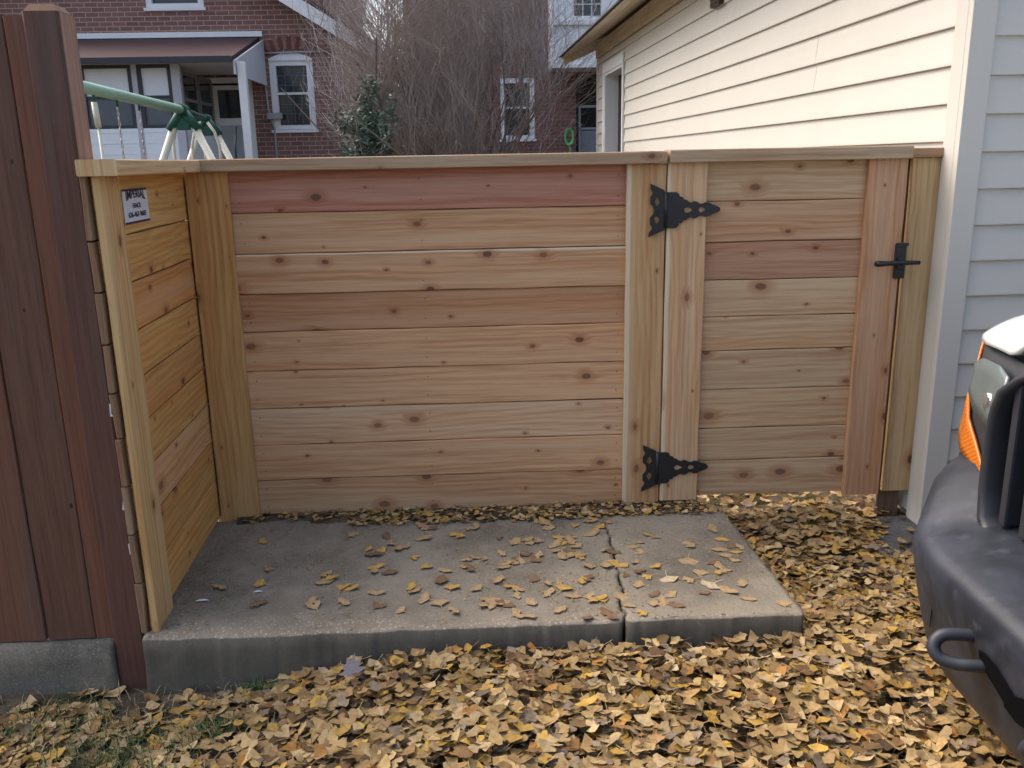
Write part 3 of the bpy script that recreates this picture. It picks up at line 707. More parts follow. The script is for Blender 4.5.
siding(bm, (.080, .014, 0), (5.9, 0, 0), (0, -1, 0), 1.272 + GZ - .1235 * 11, 2.9 + GZ, .1235)
o = link('siding', finish(bm) if False else bm, M_siding, gar, local=True)
bm = BM()   # core walls set back behind the siding
box(bm, (.020, .02, 0), (.16, D0, 2.56 + GZ)); box(bm, (.020, D1, 0), (.16, GL, 2.56 + GZ)); box(bm, (.020, D0, DT), (.16, D1, 2.56 + GZ)); box(bm, (.17, .018, 0), (6, .15, 2.9 + GZ)); box(bm, (.17, GL - .15, 0), (6, GL, 2.56 + GZ)); box(bm, (5.9, .16, 0), (6, GL - .16, 2.56 + GZ))
bq = BM()
for k in (12, 13): prism(bq, [(.0004, 1.27, GZ + 1.309 + (k - 10) * .1257 + .004), (.0066, 1.27, GZ + 1.309 + (k - 10) * .1257 + .063), (.0130, 1.27, GZ + 1.309 + (k - 10) * .1257 + .121), (.016, 1.27, GZ + 1.309 + (k - 10) * .1257 + .121), (.016, 1.27, GZ + 1.309 + (k - 10) * .1257 + .004)], (0, .0035, 0))
link('siding_joint', bq, M_siding, gar, local=True)
link('wall', bm, M_siding, gar, local=True)
bm = BM(); box(bm, (-.006, -.010, -.0), (.078, .018, 2.6 + GZ), .003); box(bm, (-.006, .0183, 0), (.013, .090, 2.37 + GZ), .003)
link('corner_trim', bm, M_siding, gar, local=True)
bm = BM(); box(bm, (-.001, GL - .07, 0), (.06, GL + .01, 2.38 + GZ), .003); link('corner_trim', bm, M_siding, gar, local=True)
dr = BM(); box(dr, (.15, D0, 0), (.19, D1, DT)); drob = link('door', dr, plain('dark_door', (.045, .030, .026), .6, .3, .3), gar, local=True)
bm = BM()
box(bm, (.000, D1 - .002, 0), (.150, D1 + .025, DT), .002); box(bm, (.0, D0 - .02, 0), (.15, D0 + .006, DT), .002); box(bm, (.0, D0 + .008, DT - .022), (.15, D1 - .004, DT + .004), .002)
box(bm, (-.008, D1 + .027, 0), (.014, D1 + .125, DT + .11), .003); box(bm, (-.008, D0 - .06, 0), (.014, D0 - .022, DT + .11), .003); box(bm, (-.008, D0 - .02, DT + .006), (.014, D1 + .024, DT + .11), .003)
link('casing', bm, M_white, drob, local=True)
M_ply = T('bare_timber'); 
def ply():
    t = M_ply; o = t.sep(t.obj()); g = t.noise(t.xyz(t.M('MULTIPLY', o[0], 25.), t.M('MULTIPLY', o[1], 1.5), t.M('MULTIPLY', o[2], 25.)), 1., 5, .6)
    b = t.noise(t.obj(), 3., 4); col = t.mix(t.sm(g, .35, .65), (.52, .44, .34, 1), (.66, .59, .49, 1)); col = t.mix(t.M('MULTIPLY', t.sm(b, .5, .7), .4), col, (.42, .34, .25, 1)); return t.out(col, .8, .2)
M_ply = ply()
bm = BM(); box(bm, (-.012, .1, 2.385 + GZ), (.018, GL, 2.535 + GZ), .002); link('frieze_board', bm, M_ply, gar, local=True)
# roof: eave overhang, plywood soffit between rafter tails, dark shingle edge
SL = .42; ez = 2.425 + GZ; EX = -.37
bm = BM(); prism(bm, [(EX, -.3, ez), (3.0, -.3, ez + (3.0 - EX) * SL), (3.0, -.3, ez + (3.0 - EX) * SL + .014), (EX, -.3, ez + .014)], (0, GL + .62, 0)); 
prism(bm, [(3.0, -.3, ez + (3.0 - EX) * SL), (6.37, -.3, ez), (6.37, -.3, ez + .014), (3.0, -.3, ez + (3.0 - EX) * SL + .014)], (0, GL + .62, 0))
rf = link('roof', bm, M_ply, gar, local=True)
bm = BM(); z_ = ez + .017; prism(bm, [(EX - .025, -.32, z_ - .01), (3.0, -.32, z_ + (3.0 - EX) * SL), (3.0, -.32, z_ + .014 + (3.0 - EX) * SL), (EX - .025, -.32, z_ + .004)], (0, GL + .66, 0))
prism(bm, [(3.0, -.32, z_ + (3.0 - EX) * SL), (6.4, -.32, z_ - .01), (6.4, -.32, z_ + .004), (3.0, -.32, z_ + .014 + (3.0 - EX) * SL)], (0, GL + .66, 0)); link('shingles', bm, M_shingle, rf, local=True)
for k in ():
    y = .1 + k * .61; bm = BM(); y2 = y + .038
    prism(bm, [(EX + .03, y, ez - .003 + .03 * SL), (.012, y, ez - .003 + (.012 - EX) * SL), (.012, y, ez - .10 + (.012 - EX) * SL), (EX + .03, y, ez - .065 + .03 * SL)], (0, .038, 0)); link('rafter_tail', bm, M_ply, rf, local=True)
bm = BM(); prism(bm, [(EX + .02, GL + .26, ez - .09 + .02 * SL), (3., GL + .26, ez - .09 + (3. - EX) * SL), (3., GL + .26, ez - .003 + (3. - EX) * SL), (EX + .02, GL + .26, ez - .003 + .02 * SL)], (0, .03, 0)); link('rake_board', bm, M_ply, rf, local=True)
bm = BM(); prism(bm, [(.02, GL - .01, 2.56 + GZ), (3, GL - .01, ez + (3 - EX) * SL - .02), (6, GL - .01, 2.56 + GZ)], (0, -.1, 0)); prism(bm, [(.17, .02, 2.9 + GZ), (.17, .02, 2.56 + GZ), (6, .02, 2.56 + GZ), (6, .02, 2.9 + GZ)], (0, .0, -.001)) if False else None
link('gable', bm, M_siding, gar, local=True)
bm = BM(); box(bm, (-.03, 2.74, 2.19 + GZ), (.02, 2.93, 2.36 + GZ), .003)
for k in range(5): box(bm, (-.036, 2.755, 2.205 + GZ + k * .03), (-.030, 2.915, 2.212 + GZ + k * .03))
link('wall_vent', bm, plain('brown_vent', (.055, .04, .035), .6, .3), gar, local=True)

# ------------------------------------------------------------------ brick house
hs = thing('brick_house', 'red brick house with white gable trim and maroon roofed sun porch', 'house', (-4.5, 12.8, -.3))
def wall_with_holes(bm, x0, x1, z0, z1, y, holes, depth=.12, top=None):
    """wall sheet at y (facing -y) with rectangular openings (xa, xb, za, zb) and reveals"""
    xs = sorted({x0, x1, *[h[0] for h in holes], *[h[1] for h in holes]}); zs_ = sorted({z0, z1, *[h[2] for h in holes], *[h[3] for h in holes]})
    xs = [x for x in xs if x0 <= x <= x1]; zs_ = [z for z in zs_ if z0 <= z <= z1]
    for a, b in zip(xs, xs[1:]):
        for c, d in zip(zs_, zs_[1:]):
            mx, mz = (a + b) / 2, (c + d) / 2
            if any(h[0] < mx < h[1] and h[2] < mz < h[3] for h in holes): continue
            bm.faces.new([bm.verts.new(q) for q in ((a, y, c), (b, y, c), (b, y, d), (a, y, d))])
    for (a, b, c, d) in holes:
        for q in (((a, y, c), (a, y, d), (a, y + depth, d), (a, y + depth, c)), ((b, y, c), (b, y + depth, c), (b, y + depth, d), (b, y, d)), ((a, y, c), (a, y + depth, c), (b, y + depth, c), (b, y, c)), ((a, y, d), (b, y, d), (b, y + depth, d), (a, y + depth, d))):
            bm.faces.new([bm.verts.new(p) for p in q])
def window(parent, xa, xb, za, zb, y, fw=.07, rows=2, cols_=1, arch=0., grid=0, yd=.06, name='window', glass=None, blind=0.):
    bm = BM(); y0 = y + yd
    box(bm, (xa, y0 - .05, za), (xa + fw, y0 + .05, zb), .004); box(bm, (xb - fw, y0 - .05, za), (xb, y0 + .05, zb), .004)
    box(bm, (xa + fw, y0 - .05, zb - fw), (xb - fw, y0 + .05, zb), .004); box(bm, (xa - .03, y0 - .09, za - .05), (xb + .03, y0 + .05, za - .002), .004)
    box(bm, (xa + fw, y0 - .05, za + .002), (xb - fw, y0 + .05, za + fw * .7), .004)
    if rows == 2: zm = (za + zb) / 2 + .02; box(bm, (xa + fw + .001, y0 - .02, zm - .02), (xb - fw - .001, y0 + .045, zm + .02), .003)
    if arch:
        n = 10; w = (xb - xa) / 2; pts = [(xa + (xb - xa) * k / n, y - .012, zb - .002 + arch * (1 - (2 * k / n - 1) ** 2)) for k in range(n + 1)]
        prism(bm, [(xb, y - .012, zb - .03)] + pts[::-1] + [(xa, y - .012, zb - .03)], (0, .010, 0))
    wn = link(name, bm, M_white, parent)
    bm = BM(); box(bm, (xa + fw * .5, y0 + .030, za + fw * .5), (xb - fw * .5, y0 + .040, zb - fw * .5)); link('pane', bm, glass or M_glass, wn)
    if grid:
        bm = BM()
        for k in range(1, grid): xk = xa + fw + (xb - xa - 2 * fw) * k / grid; box(bm, (xk - .006, y0 + .018, za + fw), (xk + .006, y0 + .026, zb - fw))
        for k in range(1, 6): zk = za + fw + (zb - za - 2 * fw) * k / 6; box(bm, (xa + fw, y0 + .019, zk - .006), (xb - fw, y0 + .027, zk + .006))
        link('muntins', bm, plain('grey_muntin', (.12, .14, .15), .6, .3), wn)
    if blind: 
        bm = BM(); box(bm, (xa + fw * .9, y0 + .020, zb - fw - (zb - za) * blind), (xb - fw * .9, y0 + .024, zb - fw)); link('blind', bm, M_blind, wn)
    return wn
HY = 12.8; HX0, HX1 = -9.3, -1.07; EZ = 3.19; SLP = .617; AX = (HX0 + HX1) / 2; AZ = EZ + (HX1 - AX) * SLP; BZ = .14
wa = (-2.62, -1.88, 1.87, 3.03); wb = (-4.57, -3.61, 3.86, 5.1); dra = (-3.66, -3.00, .1, 2.66)
bm = BM(); wall_with_holes(bm, HX0, HX1, -.3, EZ, HY, [wa, dra])
# gable with the upper window
def gable(bm, y):
    bm.faces.new([bm.verts.new(q) for q in ((HX0, y, EZ), (-4.57, y, EZ), (-4.57, y, EZ + (-4.57 - HX0) * SLP), (HX0, y, EZ))][:3]) if False else None
    zt = lambda x: EZ + (min(x, 2 * AX - x) - HX0) * SLP if x <= AX else EZ + (HX1 - x) * SLP
    for a, b, c in ((HX0, wb[0], None), (wb[1], HX1, None)):
        xs = sorted({a, b} | ({AX} if a < AX < b else set()))
        for p, q in zip(xs, xs[1:]):
            pts = [(p, y, EZ), (q, y, EZ), (q, y, max(zt(q), EZ)), (p, y, max(zt(p), EZ))]; u = []
            for k in pts:
                if not u or (Vector(k) - Vector(u[-1])).length > 1e-4: u.append(k)
            if (Vector(u[0]) - Vector(u[-1])).length < 1e-4: u.pop()
            if len(u) > 2: bm.faces.new([bm.verts.new(k) for k in u])
    a, b, c, d = wb
    for p, q in ((a, min(b, AX)), (max(a, AX), b)) if a < AX < b else ((a, b),):
        bm.faces.new([bm.verts.new(k) for k in ((p, y, EZ), (q, y, EZ), (q, y, c), (p, y, c))])
        if zt(p) > d or zt(q) > d: bm.faces.new([bm.verts.new(k) for k in ((p, y, d), (q, y, d), (q, y, max(d + .001, zt(q))), (p, y, max(d + .001, zt(p))))])
    for q in (((a, y, c), (a, y, d), (a, y + .12, d), (a, y + .12, c)), ((b, y, c), (b, y, d), (b, y + .12, d), (b, y + .12, c)), ((a, y, c), (a, y + .12, c), (b, y + .12, c), (b, y, c))): bm.faces.new([bm.verts.new(p) for p in q])
gable(bm, HY)
for x in (HX0, HX1): bm.faces.new([bm.verts.new(q) for q in ((x, HY, -.3), (x, 24, -.3), (x, 24, EZ), (x, HY, EZ))])
bm.faces.new([bm.verts.new(q) for q in ((HX0, 24, -.3), (HX1, 24, -.3), (HX1, 24, EZ), (AX, 24, AZ), (HX0, 24, EZ))])
wl_ = link('wall', bm, M_brick, hs)
# soldier arch above the window
bm = BM(); n = 15; cx = (wa[0] + wa[1]) / 2
for k in range(n):
    a = R(-33 + 66 * k / (n - 1)); rad = .78; z0 = wa[3] + .12 - rad + .035; c, s = math.cos(a), math.sin(a)
    q = [(-.026, rad), (.026, rad), (.030, rad + .2), (-.030, rad + .2)]
    prism(bm, [(cx + x * c + r * s, HY - .012, z0 + r * c - x * s) for x, r in q], (0, .011, 0), k % 2)
link('brick_arch', bm, [plain('brick_red', (.24, .12, .10), .85, .2, .2), plain('brick_dark', (.13, .055, .045), .85, .2, .2)], wl_)
window(hs, *wa, HY, fw=.11, arch=.10, grid=4); window(hs, *wb, HY, fw=.10, grid=0, blind=.3)
bm = BM()
prism(bm, [(HX1 + .32, HY - .35, EZ - .32 * SLP + .19), (AX, HY - .35, AZ + .19), (AX, HY - .35, AZ + .26), (HX1 + .32, HY - .35, EZ - .32 * SLP + .26)], (0, 11.8, 0))
prism(bm, [(AX, HY - .35, AZ + .19), (HX0 - .32, HY - .35, EZ - .32 * SLP + .19), (HX0 - .32, HY - .35, EZ - .32 * SLP + .26), (AX, HY - .35, AZ + .26)], (0, 11.8, 0))
rf = link('roof', bm, M_shingle, hs)
bm = BM(); bw_ = .24
for sgn, xe in ((1, HX1 + .30), (-1, HX0 - .30)):
    ze = EZ - .30 * SLP
    prism(bm, [(xe, HY - .37, ze + .045 + BZ), (AX, HY - .37, AZ + .045 + BZ), (AX, HY - .37, AZ + .045 + BZ - bw_), (xe, HY - .37, ze + .045 + BZ - bw_)], (0, .04, 0))
    prism(bm, [(xe, HY - .33, ze + .035 + BZ), (AX, HY - .33, AZ + .035 + BZ), (AX, HY - .33, AZ + .015 + BZ), (xe, HY - .33, ze + .015 + BZ)], (0, .33, 0))
link('barge_board', bm, M_white, rf)
bm = BM(); tube(bm, [(-1.16, HY - .05, 3.05), (-1.16, HY - .05, 2.2), (-1.13, HY - .05, 1.9), (-1.13, HY - .05, 1.7)], .045, 8); link('downspout', bm, plain('copper_pipe', (.24, .11, .075), .6, .4), hs)
bm = BM(); tube(bm, [(-1.02, HY - .12, 1.9), (-1.0, HY - .12, -.2)], .035, 8); link('downspout', bm, M_white, hs)
bm = BM(); tube(bm, [(-2.72, HY - .03, 3.05), (-2.68, HY - .03, 2.2), (-2.60, HY - .03, 1.9), (-2.60, HY - .03, -.2)], .018, 6); tube(bm, [(-2.72, HY - .03, 3.12), (-1.5, HY - .03, 3.14)], .015, 6)
box(bm, (-2.70, HY - .10, 2.05), (-2.45, HY - .01, 2.15)); link('conduit', bm, plain('grey_conduit', (.33, .34, .36), .6, .3), hs)
# door
bm = BM(); box(bm, (-3.64, HY + .03, .1), (-3.02, HY + .07, 2.62), .004); d_ = link('door', bm, plain('storm_door_white', (.70, .72, .74), .5, .3), hs)
bm = BM(); box(bm, (-3.53, HY + .018, 2.08), (-3.15, HY + .028, 2.54)); link('pane', bm, M_glass, d_)
bm = BM(); box(bm, (-3.53, HY + .018, .9), (-3.13, HY + .028, 1.96)); link('pane', bm, plain('screen_grey', (.38, .42, .45), .6, .3, .1), d_)
bm = BM(); box(bm, (-3.73, HY - .03, .1), (-3.65, HY + .03, 2.74), .004); box(bm, (-3.01, HY - .03, .1), (-2.93, HY + .03, 2.74), .004); box(bm, (-3.645, HY - .03, 2.65), (-3.015, HY + .03, 2.74), .004); link('frame', bm, M_white, d_)
# porch
pr_ = BM(); PX1 = -2.70; PX0 = -6.4
prism(pr_, [(PX0, 10.75, 2.80), (PX1, 10.75, 2.80), (PX1 - .04, HY - .02, 3.33), (PX0, HY - .02, 3.33)], (0, 0, .05)); po = link('porch_roof', pr_, plain('maroon_roofing', (.050, .026, .030), .7, .3, .15), hs)
bm = BM(); box(bm, (PX0, 10.70, 2.765), (PX1, 10.745, 2.855), .004); link('gutter', bm, plain('dark_gutter', (.045, .045, .055), .6, .3), po)
bm = BM(); box(bm, (PX0, HY - .05, 3.385), (PX1 + .02, HY - .005, 3.47), .003); link('flashing', bm, M_white, po)
bm = BM(); prism(bm, [(PX1 + .002, 10.76, 2.60), (PX1 + .002, HY - .03, 2.60), (PX1 + .002, HY - .03, 3.33), (PX1 + .002, 10.76, 2.79)], (.03, 0, 0)); link('porch_gable', bm, plain('white_panel', (.55, .57, .60), .6, .3, .06), po)
bm = BM(); box(bm, (PX0, 10.8, 2.785), (PX1 - .01, HY - .03, 2.795)); link('porch_ceiling', bm, plain('porch_ceiling_grey', (.62, .63, .65), .7, .2), po)
SX = -3.57; SY = 11.0
bm = BM()
box(bm, (PX0, SY, -.3), (SX, SY + .08, 1.86), .002)            # white lower panels
for k in range(9): box(bm, (PX0, SY - .006, 1.80 - k * .16), (SX, SY - .001, 1.806 - k * .16))
box(bm, (SX - .08, SY + .085, -.3), (SX, HY - .01, 1.86), .002)
link('porch_panel', bm, plain('white_cladding', (.76, .81, .86), .5, .4, .05), hs)
edges_w = [(-5.95, -5.02), (-4.93, -4.42 + .38), ]
def pwin(x0, x1):
    bm = BM(); f = .055; box(bm, (x0, SY, 1.87), (x0 + f, SY + .07, 2.78)); box(bm, (x1 - f, SY, 1.87), (x1, SY + .07, 2.78)); box(bm, (x0 + f, SY, 2.73), (x1 - f, SY + .07, 2.78)); box(bm, (x0 + f, SY, 1.87), (x1 - f, SY + .07, 1.91)); box(bm, (x0 + f, SY + .005, 2.30), (x1 - f, SY + .06, 2.335))
    w = link('window', bm, plain('dark_frame', (.05, .052, .062), .5, .3), hs)
    bm = BM(); box(bm, (x0 + f, SY + .03, 1.91), (x1 - f, SY + .035, 2.30)); link('pane', bm, plain('grey_pane', (.10, .12, .145), .25, .5, .3, 2.), w)
    bm = BM(); box(bm, (x0 + f, SY + .028, 2.335), (x1 - f, SY + .033, 2.73)); link('blind', bm, M_blind, w)
pwin(-6.05, -5.10); pwin(-5.05, -4.29); pwin(-4.20, -3.70)
bm = BM(); box(bm, (-4.285, SY - .01, -.2), (-4.205, SY + .06, 2.78), .003); box(bm, (-3.695, SY - .02, -.2), (SX + .005, SY + .08, 2.78), .003); box(bm, (-5.095, SY - .01, 1.86), (-5.055, SY + .06, 2.78)); link('porch_mullion', bm, plain('pale_mullion', (.45, .47, .52), .6, .3), hs)
bm = BM(); 
for ya, yb_ in ((11.12, 11.9), (11.95, 12.7)):
    box(bm, (SX - .05, ya, 1.87), (SX - .01, ya + .06, 2.70)); box(bm, (SX - .05, yb_ - .06, 1.87), (SX - .01, yb_, 2.70)); box(bm, (SX - .05, ya + .06, 2.26), (SX - .01, yb_ - .06, 2.31)); box(bm, (SX - .05, ya + .06, 2.64), (SX - .01, yb_ - .06, 2.70))
w = link('window', bm, plain('grey_frame', (.20, .20, .21), .6, .3), hs)
bm = BM(); box(bm, (SX - .032, 11.12, 1.87), (SX - .028, 12.7, 2.7)); link('pane', bm, M_glass, w)
bm = BM(); box(bm, (-2.66, 10.82, -.3), (-2.54, 10.93, 2.78), .004); link('porch_post', bm, M_white, hs)
bm = BM(); tube(bm, [(-2.70, 10.6, 1.85), (-2.74, 10.6, 1.55), (-2.76, 10.6, .6)], .022, 6); tube(bm, [(-2.70, 10.6, 1.85), (-2.69, 10.4, 1.5), (-2.69, 10.4, .5)], .018, 6); link('handrail', bm, M_black, hs)

# ------------------------------------------------------------------ dark brick house to the right
h2 = thing('brick_house', 'dark brick two storey house with white oriel bay behind the bare bush', 'house', (3, 15, -.3))
A2 = (1.385, 2.061, 1.70, 2.86); B2 = (1.02, 1.70, 3.74, 5.0); C2 = (-.05, .6, 3.7, 5.0); P2 = (2.885, 4.6, -.3, 2.9)
bm = BM(); wall_with_holes(bm, -.46, 8, -.3, 7.5, 15, [A2, B2, P2], .15)
for x in (-.46, 8): bm.faces.new([bm.verts.new(q) for q in ((x, 15, -.3), (x, 25, -.3), (x, 25, 7.5), (x, 15, 7.5))])
bm.faces.new([bm.verts.new(q) for q in ((-.46, 25, -.3), (8, 25, -.3), (8, 25, 7.5), (-.46, 25, 7.5))]); bm.faces.new([bm.verts.new(q) for q in ((-.46, 15, 7.5), (8, 15, 7.5), (8, 25, 7.5), (-.46, 25, 7.5))])
link('wall', bm, M_brick2, h2)
window(h2, *A2, 15, fw=.10); window(h2, *B2, 15, fw=.09)
bm = BM(); 
box(bm, (2.885, 16.2, -.3), (4.6, 16.25, 2.9)); box(bm, (2.885, 15.16, 2.86), (4.6, 16.2, 2.9)); link('recess', bm, plain('recess_grey', (.07, .07, .075), .8, .2, .3, 2.), h2)
bm = BM(); box(bm, (2.95, 15.1, 2.28), (4.5, 15.14, 2.33)); box(bm, (2.95, 15.1, 1.86), (4.5, 15.14, 1.90)); box(bm, (2.95, 15.1, .4), (2.99, 15.14, 2.28)); link('railing', bm, plain('grey_rail', (.26, .29, .31), .6, .3), h2)
bm = BM(); box(bm, (3.0, 15.12, 1.2), (4.4, 15.13, 1.84)); link('screen', bm, plain('porch_screen', (.18, .20, .23), .6, .3), h2)
bm = BM(); wall_with_holes(bm, 2.34, 4.4, 2.95, 7.2, 14.2, [(2.76, 3.26, 3.86, 4.9)], .1)
for x in (2.34, 4.4): bm.faces.new([bm.verts.new(q) for q in ((x, 14.2, 2.95), (x, 14.99, 2.95), (x, 14.99, 7.2), (x, 14.2, 7.2))])
bm.faces.new([bm.verts.new(q) for q in ((2.34, 14.2, 2.95), (4.4, 14.2, 2.95), (4.4, 14.99, 2.95), (2.34, 14.99, 2.95))])
box(bm, (2.36, 14.15, 3.70), (4.4, 14.199, 3.78), .003); box(bm, (2.34, 14.17, 2.95), (4.4, 14.199, 3.02), .003)
ob = link('oriel_bay', bm, M_white, h2); 
bm = BM(); box(bm, (2.76, 14.26, 3.86), (3.26, 14.27, 4.9)); link('pane', bm, M_glass, ob)
bm = BM()
for k in (1, 2): box(bm, (2.76 + k * .167 - .008, 14.24, 3.86), (2.76 + k * .167 + .008, 14.255, 4.9))
for k in (1, 2, 3, 4): box(bm, (2.76, 14.238, 3.86 + k * .2), (3.26, 14.256, 3.875 + k * .2))
link('muntins', bm, M_white, ob)
bm = BM()
for k in range(4):
    rr = .065 + k * .007; tube(bm, [(2.735 + rr * math.cos(t_ * math.pi / 10), 14.93 - k * .012, 1.72 + rr * 1.9 * math.sin(t_ * math.pi / 10)) for t_ in range(21)], .011, 6, False)
tube(bm, [(2.74, 14.91, 1.58), (2.76, 14.90, 1.45), (2.72, 14.9, 1.38)], .011, 6)
tag(link('garden_hose', bm, plain('green_hose', (.10, .50, .17), .5, .4), origin=(2.735, 14.93, 1.6)), 'coiled bright green garden hose hanging on the dark brick wall', 'hose')
tag(h2, group=None)
h3 = thing('brick_house', 'tall brick house rising behind the white gable trim and the twigs', 'house', (-5, 21, -.3))
bm = BM(); wall_with_holes(bm, -9.5, -2.95, -.3, 8.2, 21, [(-4.3, -3.5, 4.4, 5.6)], .12); bm.faces.new([bm.verts.new(q) for q in ((-2.95, 21, -.3), (-2.95, 30, -.3), (-2.95, 30, 8.2), (-2.95, 21, 8.2))]); bm.faces.new([bm.verts.new(q) for q in ((-9.5, 30, -.3), (-9.5, 21, -.3), (-9.5, 21, 8.2), (-9.5, 30, 8.2))])
link('wall', bm, M_brick, h3); window(h3, -4.3, -3.5, 4.4, 5.6, 21, fw=.1)
bm = BM(); box(bm, (-9.7, 20.7, 8.2), (-2.75, 30.2, 8.35)); link('roof', bm, M_shingle, h3)
h4 = thing('white_house', 'small white house glimpsed through the gap behind the bare bush', 'house', (-1.9, 24, -.3))
bm = BM(); x0, x1 = -3.15, -.75
prism(bm, [(x0, 24, -.3), (x1, 24, -.3), (x1, 24, 2.1), (-2.6, 24, 3.6), (x0, 24, 2.1)], (0, 5, 0)); link('wall', bm, M_white, h4); window(h4, -2.4, -1.6, 1.4, 2.25, 23.93, fw=.08)

# ------------------------------------------------------------------ bare bush
bush = thing('bare_bush', 'large leafless tangled bush spreading between the two brick houses', 'bush', (.45, 8.9, -.2))
V = []; F = []
def seg_tube(pts, r0, r1):
    n = 3; base = len(V); m = len(pts)
    for i, p in enumerate(pts):
        r = r0 + (r1 - r0) * i / (m - 1)
        for k in range(n):
            a = k * 2 * math.pi / n; V.append((p[0] + r * math.cos(a), p[1] + r * math.sin(a), p[2] + r * .3 * math.sin(a * 2)))
    for i in range(m - 1):
        for k in range(n): F.append((base + i * n + k, base + i * n + (k + 1) % n, base + (i + 1) * n + (k + 1) % n, base + (i + 1) * n + k))
rb = random.Random(5)
def grow(p, d, L, r, lvl, out):
    m = 5 if lvl < 3 else 4; pts = [p]; q = Vector(p); dd = Vector(d).normalized(); bend = Vector((rb.gauss(0, 1), rb.gauss(0, 1), rb.gauss(0, .4))) * (.12 if lvl < 2 else .30)
    for i in range(m):
        dd = (dd + bend / m * 1.4 + Vector((rb.gauss(0, .12), rb.gauss(0, .12), rb.gauss(0, .08))) + Vector((0, 0, .05 if lvl < 2 else -.02))).normalized(); q = q + dd * (L / m); pts.append(q.copy())
    out.append((pts, r, lvl))
    if lvl >= 3: return
    nchild = (10, 9, 6)[lvl]
    for c in range(nchild):
        s = rb.uniform(.25, 1.); i = min(m - 1, int(s * m)); base = pts[i].lerp(pts[i + 1], rb.random())
        a = dd.orthogonal().normalized(); ax = Matrix.Rotation(rb.uniform(0, 6.28), 3, dd) @ a
        nd = (dd + ax * rb.uniform(.35, .85) + Vector((0, 0, .18))).normalized()
        grow(base, nd, L * rb.uniform(.45, .72), r * (.52, .45, .42)[lvl], lvl + 1, out)
segs_ = []
for k in range(30):
    a = rb.uniform(0, 6.28); sp = rb.uniform(.05, 1.05) ** .8
    dx = math.cos(a) * sp * .62; dy = math.sin(a) * sp * .45
    if dx < -.28 and rb.random() < .35: dx *= -.6
    grow(Vector((.48 + dx * .45, 8.9 + dy * .5, -.2)), Vector((dx, dy, 1.)), rb.uniform(2.1, 3.3), .026, 0, segs_)
stem = []; tw = []
for pts, r, lvl in segs_: (stem if lvl == 0 else tw).append((pts, r, lvl))
def flush(lst, name, mat, parent):
    V.clear(); F.clear()
    for pts, r, lvl in lst: seg_tube(pts, r, r * .45)
    me = bpy.data.meshes.new(name); me.from_pydata(V, [], F); return link(name, me, mat, parent)
def tw_keep(pts):
    e = pts[-1]; px = (e.x - CAM.x) / (e.y - CAM.y)
    px = px - .0371; m = pts[len(pts) // 2]; pm = (m.x - CAM.x) / (m.y - CAM.y) - .0371
    if min(px, pm) < -.225: return False
    if min(px, pm) < -.19 and rb.random() < .7: return False
    g = math.exp(-((px + .138) / .017) ** 2) * sst(1.9, 2.8, e.z)   # the thin place where the sky shows
    if any(-.022 < (q.x - CAM.x) / (q.y - CAM.y) - .0371 < .034 and 1.3 < q.z < 2.45 for q in pts): g = .97
    if px > .035 and e.z < 2.2: g = .6
    if px > .05 and e.z > 2.2: g = .75
    return rb.random() > g * .88
M_tw = plain('bare_twig', (.36, .315, .30), .85, .2, .35, 3); M_st = plain('bush_stem', (.19, .155, .14), .85, .2, .3, 10)
flush(stem, 'stems', M_st, bush)
flush([t_ for t_ in tw if tw_keep(t_[0])], 'twigs', M_tw, bush)

# evergreen shrub
def leafy(name, label, c, rad, n, col, seed):
    o = thing(name, label, 'shrub', (c[0], c[1], -.2)); rr = random.Random(seed); bm = BM(); st_ = BM()
    for k in range(9):
        a = rr.uniform(0, 6.28); tube(st_, [(c[0], c[1], -.2), (c[0] + rad[0] * .4 * math.cos(a), c[1] + rad[1] * .4 * math.sin(a), c[2] - rad[2] * .3), (c[0] + rad[0] * .8 * math.cos(a), c[1] + rad[1] * .8 * math.sin(a), c[2] + rad[2] * rr.uniform(-.2, .8))], [.02, .012, .005], 5)
    cl = [(rr.gauss(0, .45), rr.gauss(0, .45), rr.gauss(0, .45)) for _ in range(40)]
    for _ in range(n):
        q = rr.choice(cl); p = Vector((c[0] + (q[0] + rr.gauss(0, .13)) * rad[0], c[1] + (q[1] + rr.gauss(0, .13)) * rad[1], c[2] + (q[2] + rr.gauss(0, .13)) * rad[2]))
        d = Vector((rr.gauss(0, 1), rr.gauss(0, 1), rr.gauss(0, .7) + .2)).normalized(); s = d.orthogonal().normalized(); s = Matrix.Rotation(rr.uniform(0, 6.28), 3, d) @ s; l = rr.uniform(.05, .09); w = l * .22
        v = [bm.verts.new(x) for x in (p, p + d * l * .5 + s * w, p + d * l, p + d * l * .5 - s * w)]; bm.faces.new(v)
    link('stems', st_, M_st, o); link('foliage', bm, col, o)
leafy('evergreen_shrub', 'leafy green shrub growing against the corner of the red brick house', (-.38, 7.9, 1.38), (.34, .3, .70), 3600, plain('evergreen_leaf', (.10, .15, .115), .55, .4, .5, 9), 3)

